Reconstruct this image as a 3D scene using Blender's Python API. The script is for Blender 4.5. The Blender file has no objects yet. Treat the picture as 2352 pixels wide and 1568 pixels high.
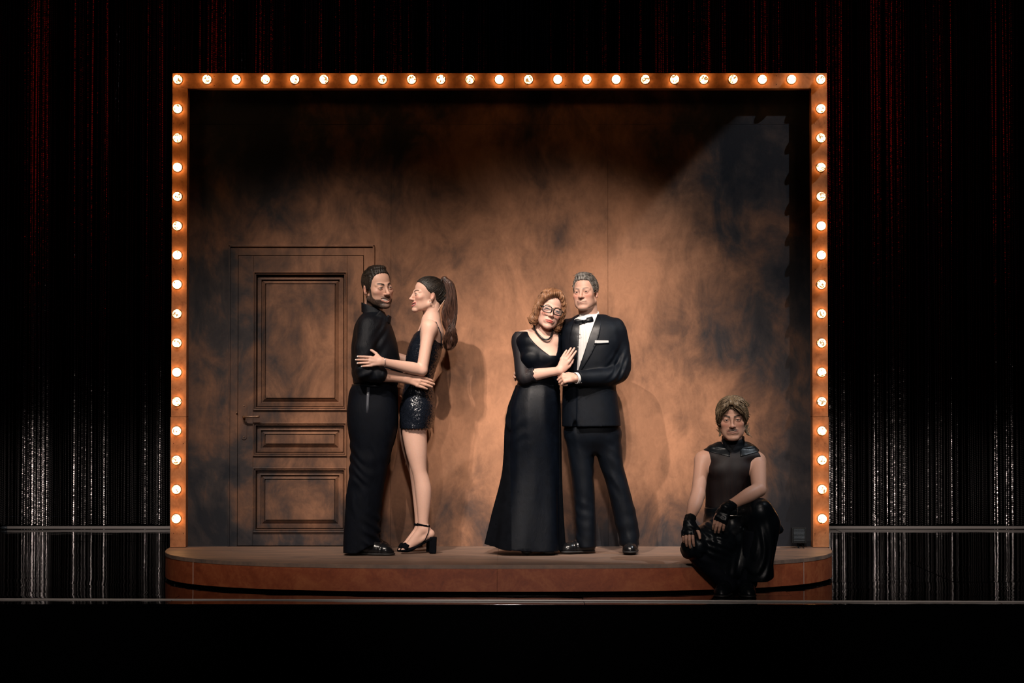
import bpy, bmesh, math, random
import numpy as np
from mathutils import Vector, Matrix

# ------------------------------------------------------------------ camera, world, lights, exposure
SC = bpy.context.scene
COL = SC.collection
FPX = 4284.0                      # focal length in pixels of the 2352 x 1568 frame
CAM = Vector((0.0, -12.0, 1.20))
PITCH = math.radians(1.36)
STAGE = 0.17                      # height of the platform top above the stage floor

cam_d = bpy.data.cameras.new('camera')
cam_d.sensor_width = 36.0
cam_d.lens = 36.0 * FPX / 2352.0
cam_d.clip_end = 100
cam = bpy.data.objects.new('camera', cam_d)
COL.objects.link(cam)
cam.location = CAM
cam.rotation_euler = (math.pi / 2 + PITCH, 0, 0)
SC.camera = cam

SC.view_settings.view_transform = 'Standard'
SC.view_settings.look = 'None'
SC.view_settings.gamma = 1.0
SC.view_settings.use_curve_mapping = False
SC.view_settings.exposure = 0.32

world = bpy.data.worlds.new('dark_theatre')
SC.world = world
world.use_nodes = True
world.node_tree.nodes['Background'].inputs[0].default_value = (0.5, 0.6, 1.0, 1)
world.node_tree.nodes['Background'].inputs[1].default_value = 0.0015


def spot(name, loc, target, energy, size, blend, radius, color):
    d = bpy.data.lights.new(name, 'SPOT')
    d.energy = energy
    d.spot_size = math.radians(size)
    d.spot_blend = blend
    d.shadow_soft_size = radius
    d.color = color
    o = bpy.data.objects.new(name, d)
    COL.objects.link(o)
    o.location = loc
    o.rotation_euler = (Vector(target) - Vector(loc)).to_track_quat('-Z', 'Y').to_euler()
    return o


# front-of-house spots (hung above the audience) and one steep cool lamp from stage right
WARM = (1.0, 0.86, 0.75)
spot('front_spot_left', (-3.4, -8.2, 9.2), (-0.70, -0.2, 0.90), 3000, 15, 1.0, 0.07, WARM)
spot('front_spot_centre', (0.7, -8.5, 9.2), (0.42, -0.2, 1.02), 4000, 14, 1.0, 0.07, WARM)
spot('front_spot_cross', (-3.2, -8.4, 9.2), (0.50, -0.2, 1.00), 2900, 14.5, 1.0, 0.07, WARM)
spot('front_spot_right', (0.2, -8.6, 9.0), (1.15, -0.2, 0.85), 1300, 15.0, 1.0, 0.07, WARM)
spot('front_spot_door', (-1.0, -8.6, 9.0), (-1.45, -0.2, 0.90), 1900, 15.5, 1.0, 0.07, WARM)
spot('side_spot_right', (6.0, -2.7, 8.2), (1.75, 0.0, 1.25), 1100, 19, 0.12, 0.03, (0.86, 0.93, 1.0))
for wx, en in ((-2.5, 700), (0.1, 1250), (2.5, 700)):
    spot('front_wash', (wx * 0.5, -11.5, 4.4), (wx, -0.9, 0.55), en, 17.5, 1.0, 0.25, (1.0, 0.89, 0.82))
# lamps in the wings that graze the chain curtain, low white ones and high red ones
for sx, nm in ((-1, 'left'), (1, 'right')):
    for k, ax in enumerate((3.05, 3.75, 4.45)):
        spot('curtain_lamp_' + nm, (sx * (2.9 + 0.2 * k), 0.9, 0.25), (sx * ax, 3.9, 0.30), 34, 24, 1.0, 0.16, (1.0, 0.87, 0.82))
    spot('curtain_red_' + nm, (sx * 2.6, 0.4, 4.3), (sx * 3.0, 3.9, 3.3), 12, 75, 1.0, 1.0, (1.0, 0.02, 0.01))


# ------------------------------------------------------------------ helpers
def P(px, py, Y):
    """point in the vertical plane y = Y that the pixel (px, py) of the 2352 x 1568 photograph looks at"""
    u = (px - 1176.0) / FPX
    v = (784.0 - py) / FPX
    dy = math.cos(PITCH) - math.sin(PITCH) * v
    dz = math.sin(PITCH) + math.cos(PITCH) * v
    t = (Y - CAM.y) / dy
    return Vector((CAM.x + u * t, Y, CAM.z + dz * t))


def PX(px, Y):
    return P(px, 886, Y).x


def PZ(py, Y):
    return P(1176, py, Y).z


def tag(o, label=None, cat=None, group=None, kind=None):
    if label: o['label'] = label
    if cat: o['category'] = cat
    if group: o['group'] = group
    if kind: o['kind'] = kind
    return o


def empty(name, loc=(0, 0, 0)):
    o = bpy.data.objects.new(name, None)
    o.empty_display_size = 0.1
    COL.objects.link(o)
    o.location = loc
    return o


def link_mesh(name, me, mat=None, parent=None, smooth=False):
    o = bpy.data.objects.new(name, me)
    COL.objects.link(o)
    if mat is not None and not me.materials:
        me.materials.append(mat)
    if parent is not None:
        o.parent = parent
        if parent.parent is None:      # meshes are written in world coordinates
            o.matrix_parent_inverse = Matrix.Translation(-Vector(parent.location))
    if smooth:
        me.polygons.foreach_set('use_smooth', [True] * len(me.polygons))
    return o


def bm_mesh(name, bm):
    me = bpy.data.meshes.new(name)
    bmesh.ops.recalc_face_normals(bm, faces=bm.faces)
    bm.to_mesh(me)
    bm.free()
    return me


def bm_box(bm, x0, x1, y0, y1, z0, z1, bevel=0.0):
    r = bmesh.ops.create_cube(bm, size=1.0)
    vs = r['verts']
    for v in vs:
        v.co = Vector((x0 + (v.co.x + .5) * (x1 - x0), y0 + (v.co.y + .5) * (y1 - y0), z0 + (v.co.z + .5) * (z1 - z0)))
    if bevel > 0:
        es = list({e for v in vs for e in v.link_edges})
        bmesh.ops.bevel(bm, geom=es, offset=bevel, segments=2, affect='EDGES', profile=0.6)


def box(name, x0, x1, y0, y1, z0, z1, mat, parent=None, bevel=0.0):
    bm = bmesh.new()
    bm_box(bm, min(x0, x1), max(x0, x1), min(y0, y1), max(y0, y1), min(z0, z1), max(z0, z1), bevel)
    return link_mesh(name, bm_mesh(name, bm), mat, parent)


def tube_mesh(name, pts, radii, seg=10, closed=False, cap=True):
    """tube through pts with a radius (or an rx, ry pair) for each"""
    pts = [Vector(p) for p in pts]
    n = len(pts)
    if not hasattr(radii, '__len__'):
        radii = [radii] * n
    verts, faces = [], []
    up = None
    for i, p in enumerate(pts):
        if closed:
            t = (pts[(i + 1) % n] - pts[i - 1])
        else:
            t = pts[min(i + 1, n - 1)] - pts[max(i - 1, 0)]
        t.normalize()
        if up is None:
            a = Vector((0, 0, 1)) if abs(t.z) < 0.9 else Vector((1, 0, 0))
            up = (a - t * a.dot(t)).normalized()
        else:
            up = (up - t * up.dot(t)).normalized()
        s = t.cross(up)
        r = radii[i]
        rx, ry = r if hasattr(r, '__len__') else (r, r)
        for k in range(seg):
            a = 2 * math.pi * k / seg
            verts.append(p + s * (rx * math.cos(a)) + up * (ry * math.sin(a)))
    m = n if closed else n - 1
    for i in range(m):
        j = (i + 1) % n
        for k in range(seg):
            l = (k + 1) % seg
            faces.append((i * seg + k, i * seg + l, j * seg + l, j * seg + k))
    if cap and not closed:
        faces.append(tuple(range(seg - 1, -1, -1)))
        faces.append(tuple((n - 1) * seg + k for k in range(seg)))
    me = bpy.data.meshes.new(name)
    me.from_pydata([tuple(v) for v in verts], [], faces)
    me.polygons.foreach_set('use_smooth', [True] * len(me.polygons))
    me.update()
    return me


# ------------------------------------------------------------------ materials
def srgb(r, g, b):
    f = lambda c: (c / 255 / 12.92) if c / 255 <= 0.04045 else ((c / 255 + 0.055) / 1.055) ** 2.4
    return (f(r), f(g), f(b), 1.0)


def new_mat(name):
    m = bpy.data.materials.new(name)
    m.use_nodes = True
    nt = m.node_tree
    b = nt.nodes['Principled BSDF']
    return m, nt, b


def node(nt, typ, **kw):
    n = nt.nodes.new(typ)
    for k, v in kw.items():
        setattr(n, k, v)
    return n


def setin(n, **kw):
    for k, v in kw.items():
        n.inputs[k.replace('_', ' ')].default_value = v
    return n


def math_node(nt, op, a, b=None, c=None):
    n = nt.nodes.new('ShaderNodeMath')
    n.operation = op
    for i, x in enumerate((a, b, c)):
        if x is None: continue
        if isinstance(x, (int, float)):
            n.inputs[i].default_value = x
        else:
            nt.links.new(x, n.inputs[i])
    return n.outputs[0]


def noise(nt, vec, scale, detail=6.0, rough=0.6, dist=0.0):
    n = nt.nodes.new('ShaderNodeTexNoise')
    n.inputs['Scale'].default_value = scale
    n.inputs['Detail'].default_value = detail
    n.inputs['Roughness'].default_value = rough
    n.inputs['Distortion'].default_value = dist
    nt.links.new(vec, n.inputs['Vector'])
    return n.outputs['Fac']


def mapping(nt, vec, scale=(1, 1, 1), loc=(0, 0, 0), rot=(0, 0, 0)):
    n = nt.nodes.new('ShaderNodeMapping')
    n.inputs['Scale'].default_value = scale
    n.inputs['Location'].default_value = loc
    n.inputs['Rotation'].default_value = rot
    nt.links.new(vec, n.inputs['Vector'])
    return n.outputs[0]


def ramp(nt, fac, stops, interp='LINEAR'):
    n = nt.nodes.new('ShaderNodeValToRGB')
    n.color_ramp.interpolation = interp
    els = n.color_ramp.elements
    while len(els) < len(stops):
        els.new(0.5)
    for e, (p, c) in zip(els, stops):
        e.position = p
        e.color = c
    nt.links.new(fac, n.inputs['Fac'])
    return n.outputs['Color']


def mixc(nt, fac, a, b, mode='MIX'):
    n = nt.nodes.new('ShaderNodeMix')
    n.data_type = 'RGBA'
    n.blend_type = mode
    for i, x in ((0, fac), (6, a), (7, b)):
        if isinstance(x, (int, float)):
            n.inputs[i].default_value = x
        elif isinstance(x, tuple):
            n.inputs[i].default_value = x
        else:
            nt.links.new(x, n.inputs[i])
    return n.outputs[2]


def bump(nt, b, height, strength=0.3, dist=0.01):
    n = nt.nodes.new('ShaderNodeBump')
    n.inputs['Strength'].default_value = strength
    n.inputs['Distance'].default_value = dist
    nt.links.new(height, n.inputs['Height'])
    nt.links.new(n.outputs[0], b.inputs['Normal'])


def simple(name, col, rough=0.5, metal=0.0, spec=0.5, coat=0.0, emit=None, emit_s=0.0, noise_amt=0.0, noise_scale=30.0,
           bump_s=0.0, bump_scale=60.0, sheen=0.0, stretch=(1, 1, 1)):
    m, nt, b = new_mat(name)
    b.inputs['Base Color'].default_value = col
    b.inputs['Roughness'].default_value = rough
    b.inputs['Metallic'].default_value = metal
    b.inputs['Specular IOR Level'].default_value = spec
    b.inputs['Coat Weight'].default_value = coat
    b.inputs['Sheen Weight'].default_value = sheen
    if emit:
        b.inputs['Emission Color'].default_value = emit
        b.inputs['Emission Strength'].default_value = emit_s
    pos = node(nt, 'ShaderNodeNewGeometry').outputs['Position']
    if stretch != (1, 1, 1):
        pos = mapping(nt, pos, stretch)
    if noise_amt > 0:
        f = noise(nt, pos, noise_scale, 5)
        dark = tuple(c * (1 - noise_amt) for c in col[:3]) + (1,)
        lite = tuple(min(1, c * (1 + noise_amt)) for c in col[:3]) + (1,)
        nt.links.new(ramp(nt, f, [(0.3, dark), (0.7, lite)]), b.inputs['Base Color'])
    if bump_s > 0:
        bump(nt, b, noise(nt, pos, bump_scale, 4), bump_s, 0.004)
    return m


def scenic_paint(name, rough=0.62):
    """copper paint sponged over with blue-black clouds that close in towards the sides and the floor; the top is darkened in the colour for its lack of light"""
    m, nt, b = new_mat(name)
    g = node(nt, 'ShaderNodeNewGeometry').outputs['Position']
    sx = node(nt, 'ShaderNodeSeparateXYZ')
    nt.links.new(g, sx.inputs[0])
    X, Z = sx.outputs[0], sx.outputs[2]
    def edge(val, a, b_, amt):
        n = node(nt, 'ShaderNodeMapRange', interpolation_type='SMOOTHSTEP')
        nt.links.new(val, n.inputs['Value'])
        for k_, v_ in (('From Min', a), ('From Max', b_), ('To Min', 0.0), ('To Max', amt)):
            n.inputs[k_].default_value = v_
        return n.outputs[0]
    # the painter closed the clouds in towards the right side, the floor and the left corner; the darker top is light fall-off put into the colour
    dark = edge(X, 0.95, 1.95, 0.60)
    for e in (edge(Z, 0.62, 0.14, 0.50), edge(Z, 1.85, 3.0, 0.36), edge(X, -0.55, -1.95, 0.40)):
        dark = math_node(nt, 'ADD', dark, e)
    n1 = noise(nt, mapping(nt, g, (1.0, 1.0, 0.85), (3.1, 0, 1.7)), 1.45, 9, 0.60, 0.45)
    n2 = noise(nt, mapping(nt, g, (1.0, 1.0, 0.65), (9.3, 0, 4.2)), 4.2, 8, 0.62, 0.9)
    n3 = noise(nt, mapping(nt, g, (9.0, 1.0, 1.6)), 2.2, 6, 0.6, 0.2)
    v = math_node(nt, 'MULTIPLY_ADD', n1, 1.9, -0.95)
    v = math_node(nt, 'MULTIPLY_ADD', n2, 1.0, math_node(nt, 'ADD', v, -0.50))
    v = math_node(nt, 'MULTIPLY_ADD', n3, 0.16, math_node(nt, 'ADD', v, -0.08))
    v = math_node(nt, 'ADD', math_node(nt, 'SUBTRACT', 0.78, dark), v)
    c = ramp(nt, v, [(0.0, (0.012, 0.014, 0.020, 1)), (0.22, (0.040, 0.033, 0.034, 1)), (0.45, (0.135, 0.070, 0.045, 1)),
                     (0.70, (0.290, 0.140, 0.078, 1)), (1.0, (0.450, 0.215, 0.118, 1))], 'LINEAR')
    fine = noise(nt, mapping(nt, g, (1.0, 1.0, 0.6)), 26, 6, 0.7, 1.2)
    c = mixc(nt, 0.40, c, ramp(nt, fine, [(0.25, (0.42, 0.40, 0.40, 1)), (0.75, (1.0, 1.0, 1.0, 1))]), 'MULTIPLY')
    nt.links.new(c, b.inputs['Base Color'])
    b.inputs['Roughness'].default_value = rough
    b.inputs['Specular IOR Level'].default_value = 0.25
    bump(nt, b, math_node(nt, 'ADD', fine, noise(nt, g, 90, 3)), 0.12, 0.003)
    return m


def copper_board(name):
    m, nt, b = new_mat(name)
    g = node(nt, 'ShaderNodeNewGeometry').outputs['Position']
    n1 = noise(nt, g, 9, 7, 0.65, 1.0)
    n2 = noise(nt, g, 45, 5, 0.6, 0.6)
    f = math_node(nt, 'MULTIPLY_ADD', n2, 0.35, math_node(nt, 'MULTIPLY', n1, 0.8))
    c = ramp(nt, f, [(0.32, (0.22, 0.075, 0.030, 1)), (0.55, (0.46, 0.185, 0.075, 1)), (0.8, (0.60, 0.27, 0.12, 1))])
    nt.links.new(c, b.inputs['Base Color'])
    b.inputs['Roughness'].default_value = 0.42
    b.inputs['Metallic'].default_value = 0.25
    bump(nt, b, n2, 0.06, 0.003)
    return m


M = {}
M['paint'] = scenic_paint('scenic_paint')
M['copper'] = copper_board('copper_board')
M['copper_screw'] = simple('copper_screw', (0.16, 0.06, 0.03, 1), 0.45, 0.6)
M['socket'] = simple('bulb_socket', (0.30, 0.14, 0.07, 1), 0.35, 0.7)
M['black'] = simple('matt_black', (0.0012, 0.0012, 0.0015, 1), 0.8, spec=0.02)
M['black_metal'] = simple('black_metal', (0.010, 0.012, 0.014, 1), 0.45, 0.3)
M['grey_metal'] = simple('grey_metal', (0.13, 0.15, 0.17, 1), 0.5, 0.6)
M['steel'] = simple('bright_steel', (0.85, 0.78, 0.74, 1), 0.34, 0.55)
M['pale_pipe'] = simple('pale_painted_pipe', (0.80, 0.72, 0.67, 1), 0.45, 0.0)
M['brass'] = simple('aged_brass', (0.17, 0.10, 0.065, 1), 0.40, 0.7, noise_amt=0.35)


# ------------------------------------------------------------------ materials of the set
def bulb_glow():
    m, nt, b = new_mat('bulb_glow')
    tc = node(nt, 'ShaderNodeTexCoord').outputs['Object']
    rnd = node(nt, 'ShaderNodeObjectInfo').outputs['Random']
    off = node(nt, 'ShaderNodeCombineXYZ')
    nt.links.new(math_node(nt, 'MULTIPLY', rnd, 37.0), off.inputs[0])
    va = node(nt, 'ShaderNodeVectorMath', operation='ADD')
    nt.links.new(tc, va.inputs[0]); nt.links.new(off.outputs[0], va.inputs[1])
    vo = node(nt, 'ShaderNodeTexVoronoi')
    vo.inputs['Scale'].default_value = 95
    nt.links.new(va.outputs[0], vo.inputs['Vector'])
    sc = node(nt, 'ShaderNodeSeparateColor'); nt.links.new(vo.outputs['Color'], sc.inputs[0])
    lo = math_node(nt, 'MULTIPLY', rnd, 0.42)       # some bulbs sparkle more than others
    f = math_node(nt, 'GREATER_THAN', sc.outputs[0], lo)
    s = math_node(nt, 'MULTIPLY_ADD', f, 11.0, 0.4)
    b.inputs['Base Color'].default_value = (0.5, 0.45, 0.4, 1)
    b.inputs['Roughness'].default_value = 0.15
    b.inputs['Emission Color'].default_value = (1.0, 0.50, 0.17, 1)
    nt.links.new(s, b.inputs['Emission Strength'])
    return m


def platform_mat(name, top):
    m, nt, b = new_mat(name)
    g = node(nt, 'ShaderNodeNewGeometry').outputs['Position']
    if top:
        n1 = noise(nt, mapping(nt, g, (0.9, 5.0, 1.0)), 2.2, 8, 0.65, 0.8)
        n2 = noise(nt, mapping(nt, g, (1.0, 6.0, 1.0)), 14, 6, 0.65, 0.5)
        f = math_node(nt, 'MULTIPLY_ADD', n2, 0.4, math_node(nt, 'MULTIPLY', n1, 0.8))
        c = ramp(nt, f, [(0.35, (0.075, 0.060, 0.054, 1)), (0.6, (0.185, 0.120, 0.090, 1)), (0.8, (0.28, 0.165, 0.11, 1))])
        b.inputs['Roughness'].default_value = 0.55
    else:
        n1 = noise(nt, g, 3.2, 9, 0.68, 1.6)
        n2 = noise(nt, mapping(nt, g, (1, 1, 1), rot=(0, 0.7, 0)), 24, 5, 0.65, 1.5)
        f = math_node(nt, 'MULTIPLY_ADD', n2, 0.4, math_node(nt, 'MULTIPLY', n1, 0.75))
        c = ramp(nt, f, [(0.30, (0.12, 0.023, 0.009, 1)), (0.55, (0.26, 0.058, 0.020, 1)), (0.8, (0.40, 0.125, 0.044, 1))])
        b.inputs['Roughness'].default_value = 0.5
    nt.links.new(c, b.inputs['Base Color'])
    bump(nt, b, n2, 0.08, 0.003)
    return m


def floor_mat():
    m, nt, b = new_mat('glossy_black_floor')
    g = node(nt, 'ShaderNodeNewGeometry').outputs['Position']
    b.inputs['Base Color'].default_value = (0.0015, 0.0015, 0.0018, 1)
    b.inputs['Specular IOR Level'].default_value = 0.5
    r = ramp(nt, noise(nt, mapping(nt, g, (0.6, 2.5, 1)), 3.0, 5, 0.6, 0.4), [(0.3, (0.02, 0.02, 0.02, 1)), (0.8, (0.08, 0.08, 0.08, 1))])
    nt.links.new(r, b.inputs['Roughness'])
    h = noise(nt, mapping(nt, g, (1.2, 3.0, 1)), 1.6, 3, 0.45, 0.0)
    bump(nt, b, h, 0.16, 0.02)
    return m


M['bulb'] = bulb_glow()
M['platform_top'] = platform_mat('platform_top_paint', True)
M['platform_side'] = platform_mat('platform_side_paint', False)
M['floor'] = floor_mat()

# ------------------------------------------------------------------ stage floor, sheet by sheet
floor = empty('floor')
tag(floor, 'glossy black stage floor mirroring the chain curtain', None, None, 'structure')
rnd = random.Random(5)
rows = [-1.72, -1.30, -0.55, 0.75, 2.4, 5.2]
for ri in range(len(rows) - 1):
    y0, y1 = rows[ri], rows[ri + 1]
    xs = [-7.0, -4.2, -1.9, 0.4, 2.7, 4.6, 7.0] if ri % 2 == 0 else [-7.0, -3.1, -0.8, 1.6, 3.6, 7.0]
    for ci in range(len(xs) - 1):
        x0, x1 = xs[ci] + 0.0015, xs[ci + 1] - 0.0015
        a, c, dz = rnd.uniform(-.0012, .0012), rnd.uniform(-.002, .002), rnd.uniform(-.001, 0)
        bm = bmesh.new()
        bm_box(bm, x0, x1, y0 + .0015, y1 - .0015, -0.02, 0.0, 0.001)
        xm, ym = (x0 + x1) / 2, (y0 + y1) / 2
        for v in bm.verts:
            v.co.z += dz + (v.co.y - ym) * c * 0.9 + (v.co.x - xm) * a * 1.6
        link_mesh('floor_sheet', bm_mesh('floor_sheet', bm), M['floor'], floor)
fr = box('wall_front', -7.0, 7.0, -1.725, -1.66, -3.0, -0.022, M['black'])
tag(fr, 'black front face of the stage below the floor edge', None, None, 'structure')

# bright metal strip along the front edge of the stage
strip = tube_mesh('trim_1', [(-3.4, -1.485, 0.003), (0, -1.56, 0.003), (3.4, -1.635, 0.003)], 0.0050, 8)
tag(link_mesh('trim_1', strip, M['pale_pipe']), 'thin bright metal strip along the front edge of the stage', None, None, 'structure')

# pipe at the foot of the curtain
yp = 3.66
zp = 0.0135
pipe = empty('curtain_pipe', (PX(18, yp), yp, 0.0))
tag(pipe, 'long pale metal pipe lying at the foot of the chain curtain', 'pipe')
link_mesh('pipe_tube', tube_mesh('pipe_tube', [(PX(18, yp), yp, zp), (0, yp, zp), (5.2, yp, zp)], 0.0125, 12), M['pale_pipe'], pipe)
xe = PX(14, yp)
link_mesh('end_fitting', tube_mesh('end_fitting', [(xe - .045, yp, zp), (xe - .03, yp, zp), (xe - .028, yp, zp), (xe - .008, yp, zp), (xe - .006, yp, zp), (xe + .02, yp, zp)],
                                   [.004, .007, .0125, .0125, .0130, .0128], 12), M['grey_metal'], pipe)

# ------------------------------------------------------------------ chain curtain
def chain_curtain():
    rnd = np.random.default_rng(11)
    pts, rot, siz = [], [], []
    x = -5.6
    while x < 5.6:
        inside = abs(x + 0.1) < 2.55
        fold = math.sin(x * 5.3) * 0.10 + math.sin(x * 13.7 + 1.3) * 0.05
        y = 3.95 + fold + rnd.normal() * 0.015
        zlo = 3.2 if inside else 0.015
        pitch = 0.0155
        n = int((5.2 - zlo) / pitch)
        z = zlo + np.arange(n) * pitch + rnd.uniform(0, pitch)
        sway = np.sin(z * 1.1 + rnd.uniform(0, 6)) * 0.006
        ang = 0.17 * math.copysign(1, x) + math.cos(x * 12.5 + .6) * 0.52 + math.cos(x * 29.0 + 1.3) * 0.36 + rnd.normal() * 0.13
        pts.append(np.stack([x + sway, np.full(n, y), z], 1))
        a = ang + rnd.normal(0, 0.05, n)
        rot.append(np.stack([rnd.normal(0, .06, n), np.zeros(n), a], 1))
        siz.append(np.full(n, rnd.uniform(.85, 1.15)))
        x += rnd.uniform(0.012, 0.019) * (1.0 if rnd.random() > .05 else 2.0)
    pts = np.concatenate(pts); rot = np.concatenate(rot); siz = np.concatenate(siz)
    me = bpy.data.meshes.new('chain_curtain')
    me.vertices.add(len(pts))
    me.vertices.foreach_set('co', pts.astype(np.float32).ravel())
    a = me.attributes.new('rot', 'FLOAT_VECTOR', 'POINT'); a.data.foreach_set('vector', rot.astype(np.float32).ravel())
    a = me.attributes.new('siz', 'FLOAT', 'POINT'); a.data.foreach_set('value', siz.astype(np.float32))
    me.update()
    o = bpy.data.objects.new('chain_curtain', me)
    COL.objects.link(o)
    mat = simple('chain_metal', (0.34, 0.31, 0.30, 1), 0.26, 0.80)
    me.materials.append(mat)
    ng = bpy.data.node_groups.new('chain_links', 'GeometryNodeTree')
    ng.interface.new_socket('Geometry', in_out='INPUT', socket_type='NodeSocketGeometry')
    ng.interface.new_socket('Geometry', in_out='OUTPUT', socket_type='NodeSocketGeometry')
    gi = ng.nodes.new('NodeGroupInput'); go = ng.nodes.new('NodeGroupOutput')
    ico = ng.nodes.new('GeometryNodeMeshCube')
    tr = ng.nodes.new('GeometryNodeTransform'); tr.inputs['Scale'].default_value = (0.0072, 0.0026, 0.0105)
    tr.inputs['Rotation'].default_value = (0, 0.5, 0)
    sm = ng.nodes.new('GeometryNodeSetMaterial'); sm.inputs['Material'].default_value = mat
    ss = ng.nodes.new('GeometryNodeSetShadeSmooth'); ss.inputs['Shade Smooth'].default_value = False
    iop = ng.nodes.new('GeometryNodeInstanceOnPoints')
    na = ng.nodes.new('GeometryNodeInputNamedAttribute'); na.data_type = 'FLOAT_VECTOR'; na.inputs['Name'].default_value = 'rot'
    nb = ng.nodes.new('GeometryNodeInputNamedAttribute'); nb.data_type = 'FLOAT'; nb.inputs['Name'].default_value = 'siz'
    L = ng.links.new
    L(ico.outputs['Mesh'], tr.inputs['Geometry']); L(tr.outputs[0], ss.inputs['Geometry']); L(ss.outputs[0], sm.inputs['Geometry'])
    L(gi.outputs[0], iop.inputs['Points']); L(sm.outputs[0], iop.inputs['Instance'])
    L(na.outputs['Attribute'], iop.inputs['Rotation']); L(nb.outputs['Attribute'], iop.inputs['Scale'])
    L(iop.outputs[0], go.inputs[0])
    md = o.modifiers.new('chain_links', 'NODES'); md.node_group = ng
    tag(o, 'dark curtain of hanging metal chain strands behind the set', 'curtain', None, 'stuff')
    return o


chain_curtain()
bk = box('wall_back', -7.0, 7.0, 5.2, 5.3, 0.0, 6.2, M['black'])
tag(bk, 'black back wall of the theatre behind the chain curtain', None, None, 'structure')

# ------------------------------------------------------------------ painted set wall, panel by panel
YF = -0.085                                   # front face of the bulb frame
XL, XR = PX(393, YF), PX(1902, YF)
XLi, XRi = PX(428, YF), PX(1866, YF)
ZT, ZTi = PZ(168, YF), PZ(203, YF)
wall = empty('wall_set', (0, 0, STAGE))
tag(wall, 'copper and blue-black sponge-painted set wall inside the bulb frame', None, None, 'structure')
sx1, sx2, sz = PX(897.5, 0), PX(1396.5, 0), PZ(286, 0)
g = 0.0006
DX0, DX1, DZ1 = PX(527, 0), PX(858, 0), PZ(565, 0)     # door opening
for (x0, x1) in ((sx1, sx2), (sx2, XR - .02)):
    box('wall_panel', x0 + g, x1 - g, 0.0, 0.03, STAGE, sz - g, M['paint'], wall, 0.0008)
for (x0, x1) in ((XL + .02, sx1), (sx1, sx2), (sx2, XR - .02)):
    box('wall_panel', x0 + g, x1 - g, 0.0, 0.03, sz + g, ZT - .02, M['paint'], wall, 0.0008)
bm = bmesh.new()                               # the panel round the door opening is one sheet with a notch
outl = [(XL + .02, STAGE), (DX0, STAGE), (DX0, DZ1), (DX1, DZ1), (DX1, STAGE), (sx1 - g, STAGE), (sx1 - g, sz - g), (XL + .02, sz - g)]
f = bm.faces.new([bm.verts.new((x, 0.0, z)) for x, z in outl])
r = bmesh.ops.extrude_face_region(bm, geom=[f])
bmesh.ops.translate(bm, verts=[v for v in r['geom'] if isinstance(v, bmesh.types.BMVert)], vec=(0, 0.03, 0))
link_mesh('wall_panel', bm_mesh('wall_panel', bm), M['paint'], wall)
box('wall_backing', XL + .02, XR - .02, 0.075, 0.095, STAGE, ZT - .02, M['black'], wall)
# small access hatch near the floor
hx0, hx1, hz = PX(1124, 0), PX(1182, 0), PZ(1140, 0)
box('access_hatch', hx0, hx1, -0.0015, 0.004, STAGE + .002, hz, M['paint'], wall, 0.0012)

# ------------------------------------------------------------------ door
door = empty('door_1', ((DX0 + DX1) / 2, 0, STAGE))
tag(door, 'copper-brown painted panelled door in the set wall', None, None, 'structure')
LX0, LX1, LZ1 = PX(547, 0), PX(834, 0), PZ(588, 0)


def strip_box(name, x0, x1, z0, z1, y0, y1, bev=0.002, parent=door, mat=None):
    return box(name, x0, x1, y0, y1, z0, z1, mat or M['paint'], parent, bev)


yc = -0.010
strip_box('door_casing', DX0, LX0 - .002, STAGE, DZ1, yc, 0.04)
strip_box('door_casing', LX1 + .004, DX1, STAGE, DZ1, yc, 0.04)
strip_box('door_casing', LX0 - .002, LX1 + .004, LZ1 + .004, DZ1, yc, 0.04)
bd = 0.006
strip_box('casing_bead', DX0 - bd, DX0 + bd, STAGE, DZ1 + bd, -0.020, 0.002, 0.003)
strip_box('casing_bead', DX1 - bd, DX1 + bd, STAGE, DZ1 + bd, -0.020, 0.002, 0.003)
strip_box('casing_bead', DX0 - bd, DX1 + bd, DZ1 - bd, DZ1 + bd, -0.020, 0.002, 0.003)
yl = -0.008
MX0, MX1 = PX(582, 0), PX(797, 0)
pz = [(624, 942), (970, 1047), (1073, 1222)]
strip_box('door_stile', LX0, MX0 - .0008, STAGE + .006, LZ1, yl, 0.03)
strip_box('door_stile', MX1 + .0008, LX1, STAGE + .006, LZ1, yl, 0.03)
ra = [588] + [v for p in pz for v in p] + [1250.5]
for a, b_ in zip(ra[0::2], ra[1::2]):
    z1, z0 = PZ(a, 0), PZ(b_, 0)
    if a == 588: z1 = LZ1
    if b_ > 1240: z0 = STAGE + .006
    strip_box('door_rail', MX0, MX1, z0, z1, yl, 0.03)
box('door_core', LX0 + .01, LX1 - .01, 0.03, 0.05, STAGE + .01, LZ1 - .01, M['black'], door)


def rings(name, x0, x1, z0, z1, prof, closed_top, mat, parent):
    """concentric rectangles: prof is a list of (inset, y)"""
    bm = bmesh.new()
    prev = None
    for ins, y in prof:
        vs = [bm.verts.new(c) for c in ((x0 + ins, y, z0 + ins), (x1 - ins, y, z0 + ins), (x1 - ins, y, z1 - ins), (x0 + ins, y, z1 - ins))]
        if prev:
            for k in range(4):
                bm.faces.new((prev[k], prev[(k + 1) % 4], vs[(k + 1) % 4], vs[k]))
        prev = vs
    if closed_top:
        bm.faces.new(prev)
    me = bm_mesh(name, bm)
    return link_mesh(name, me, mat, parent)


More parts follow.
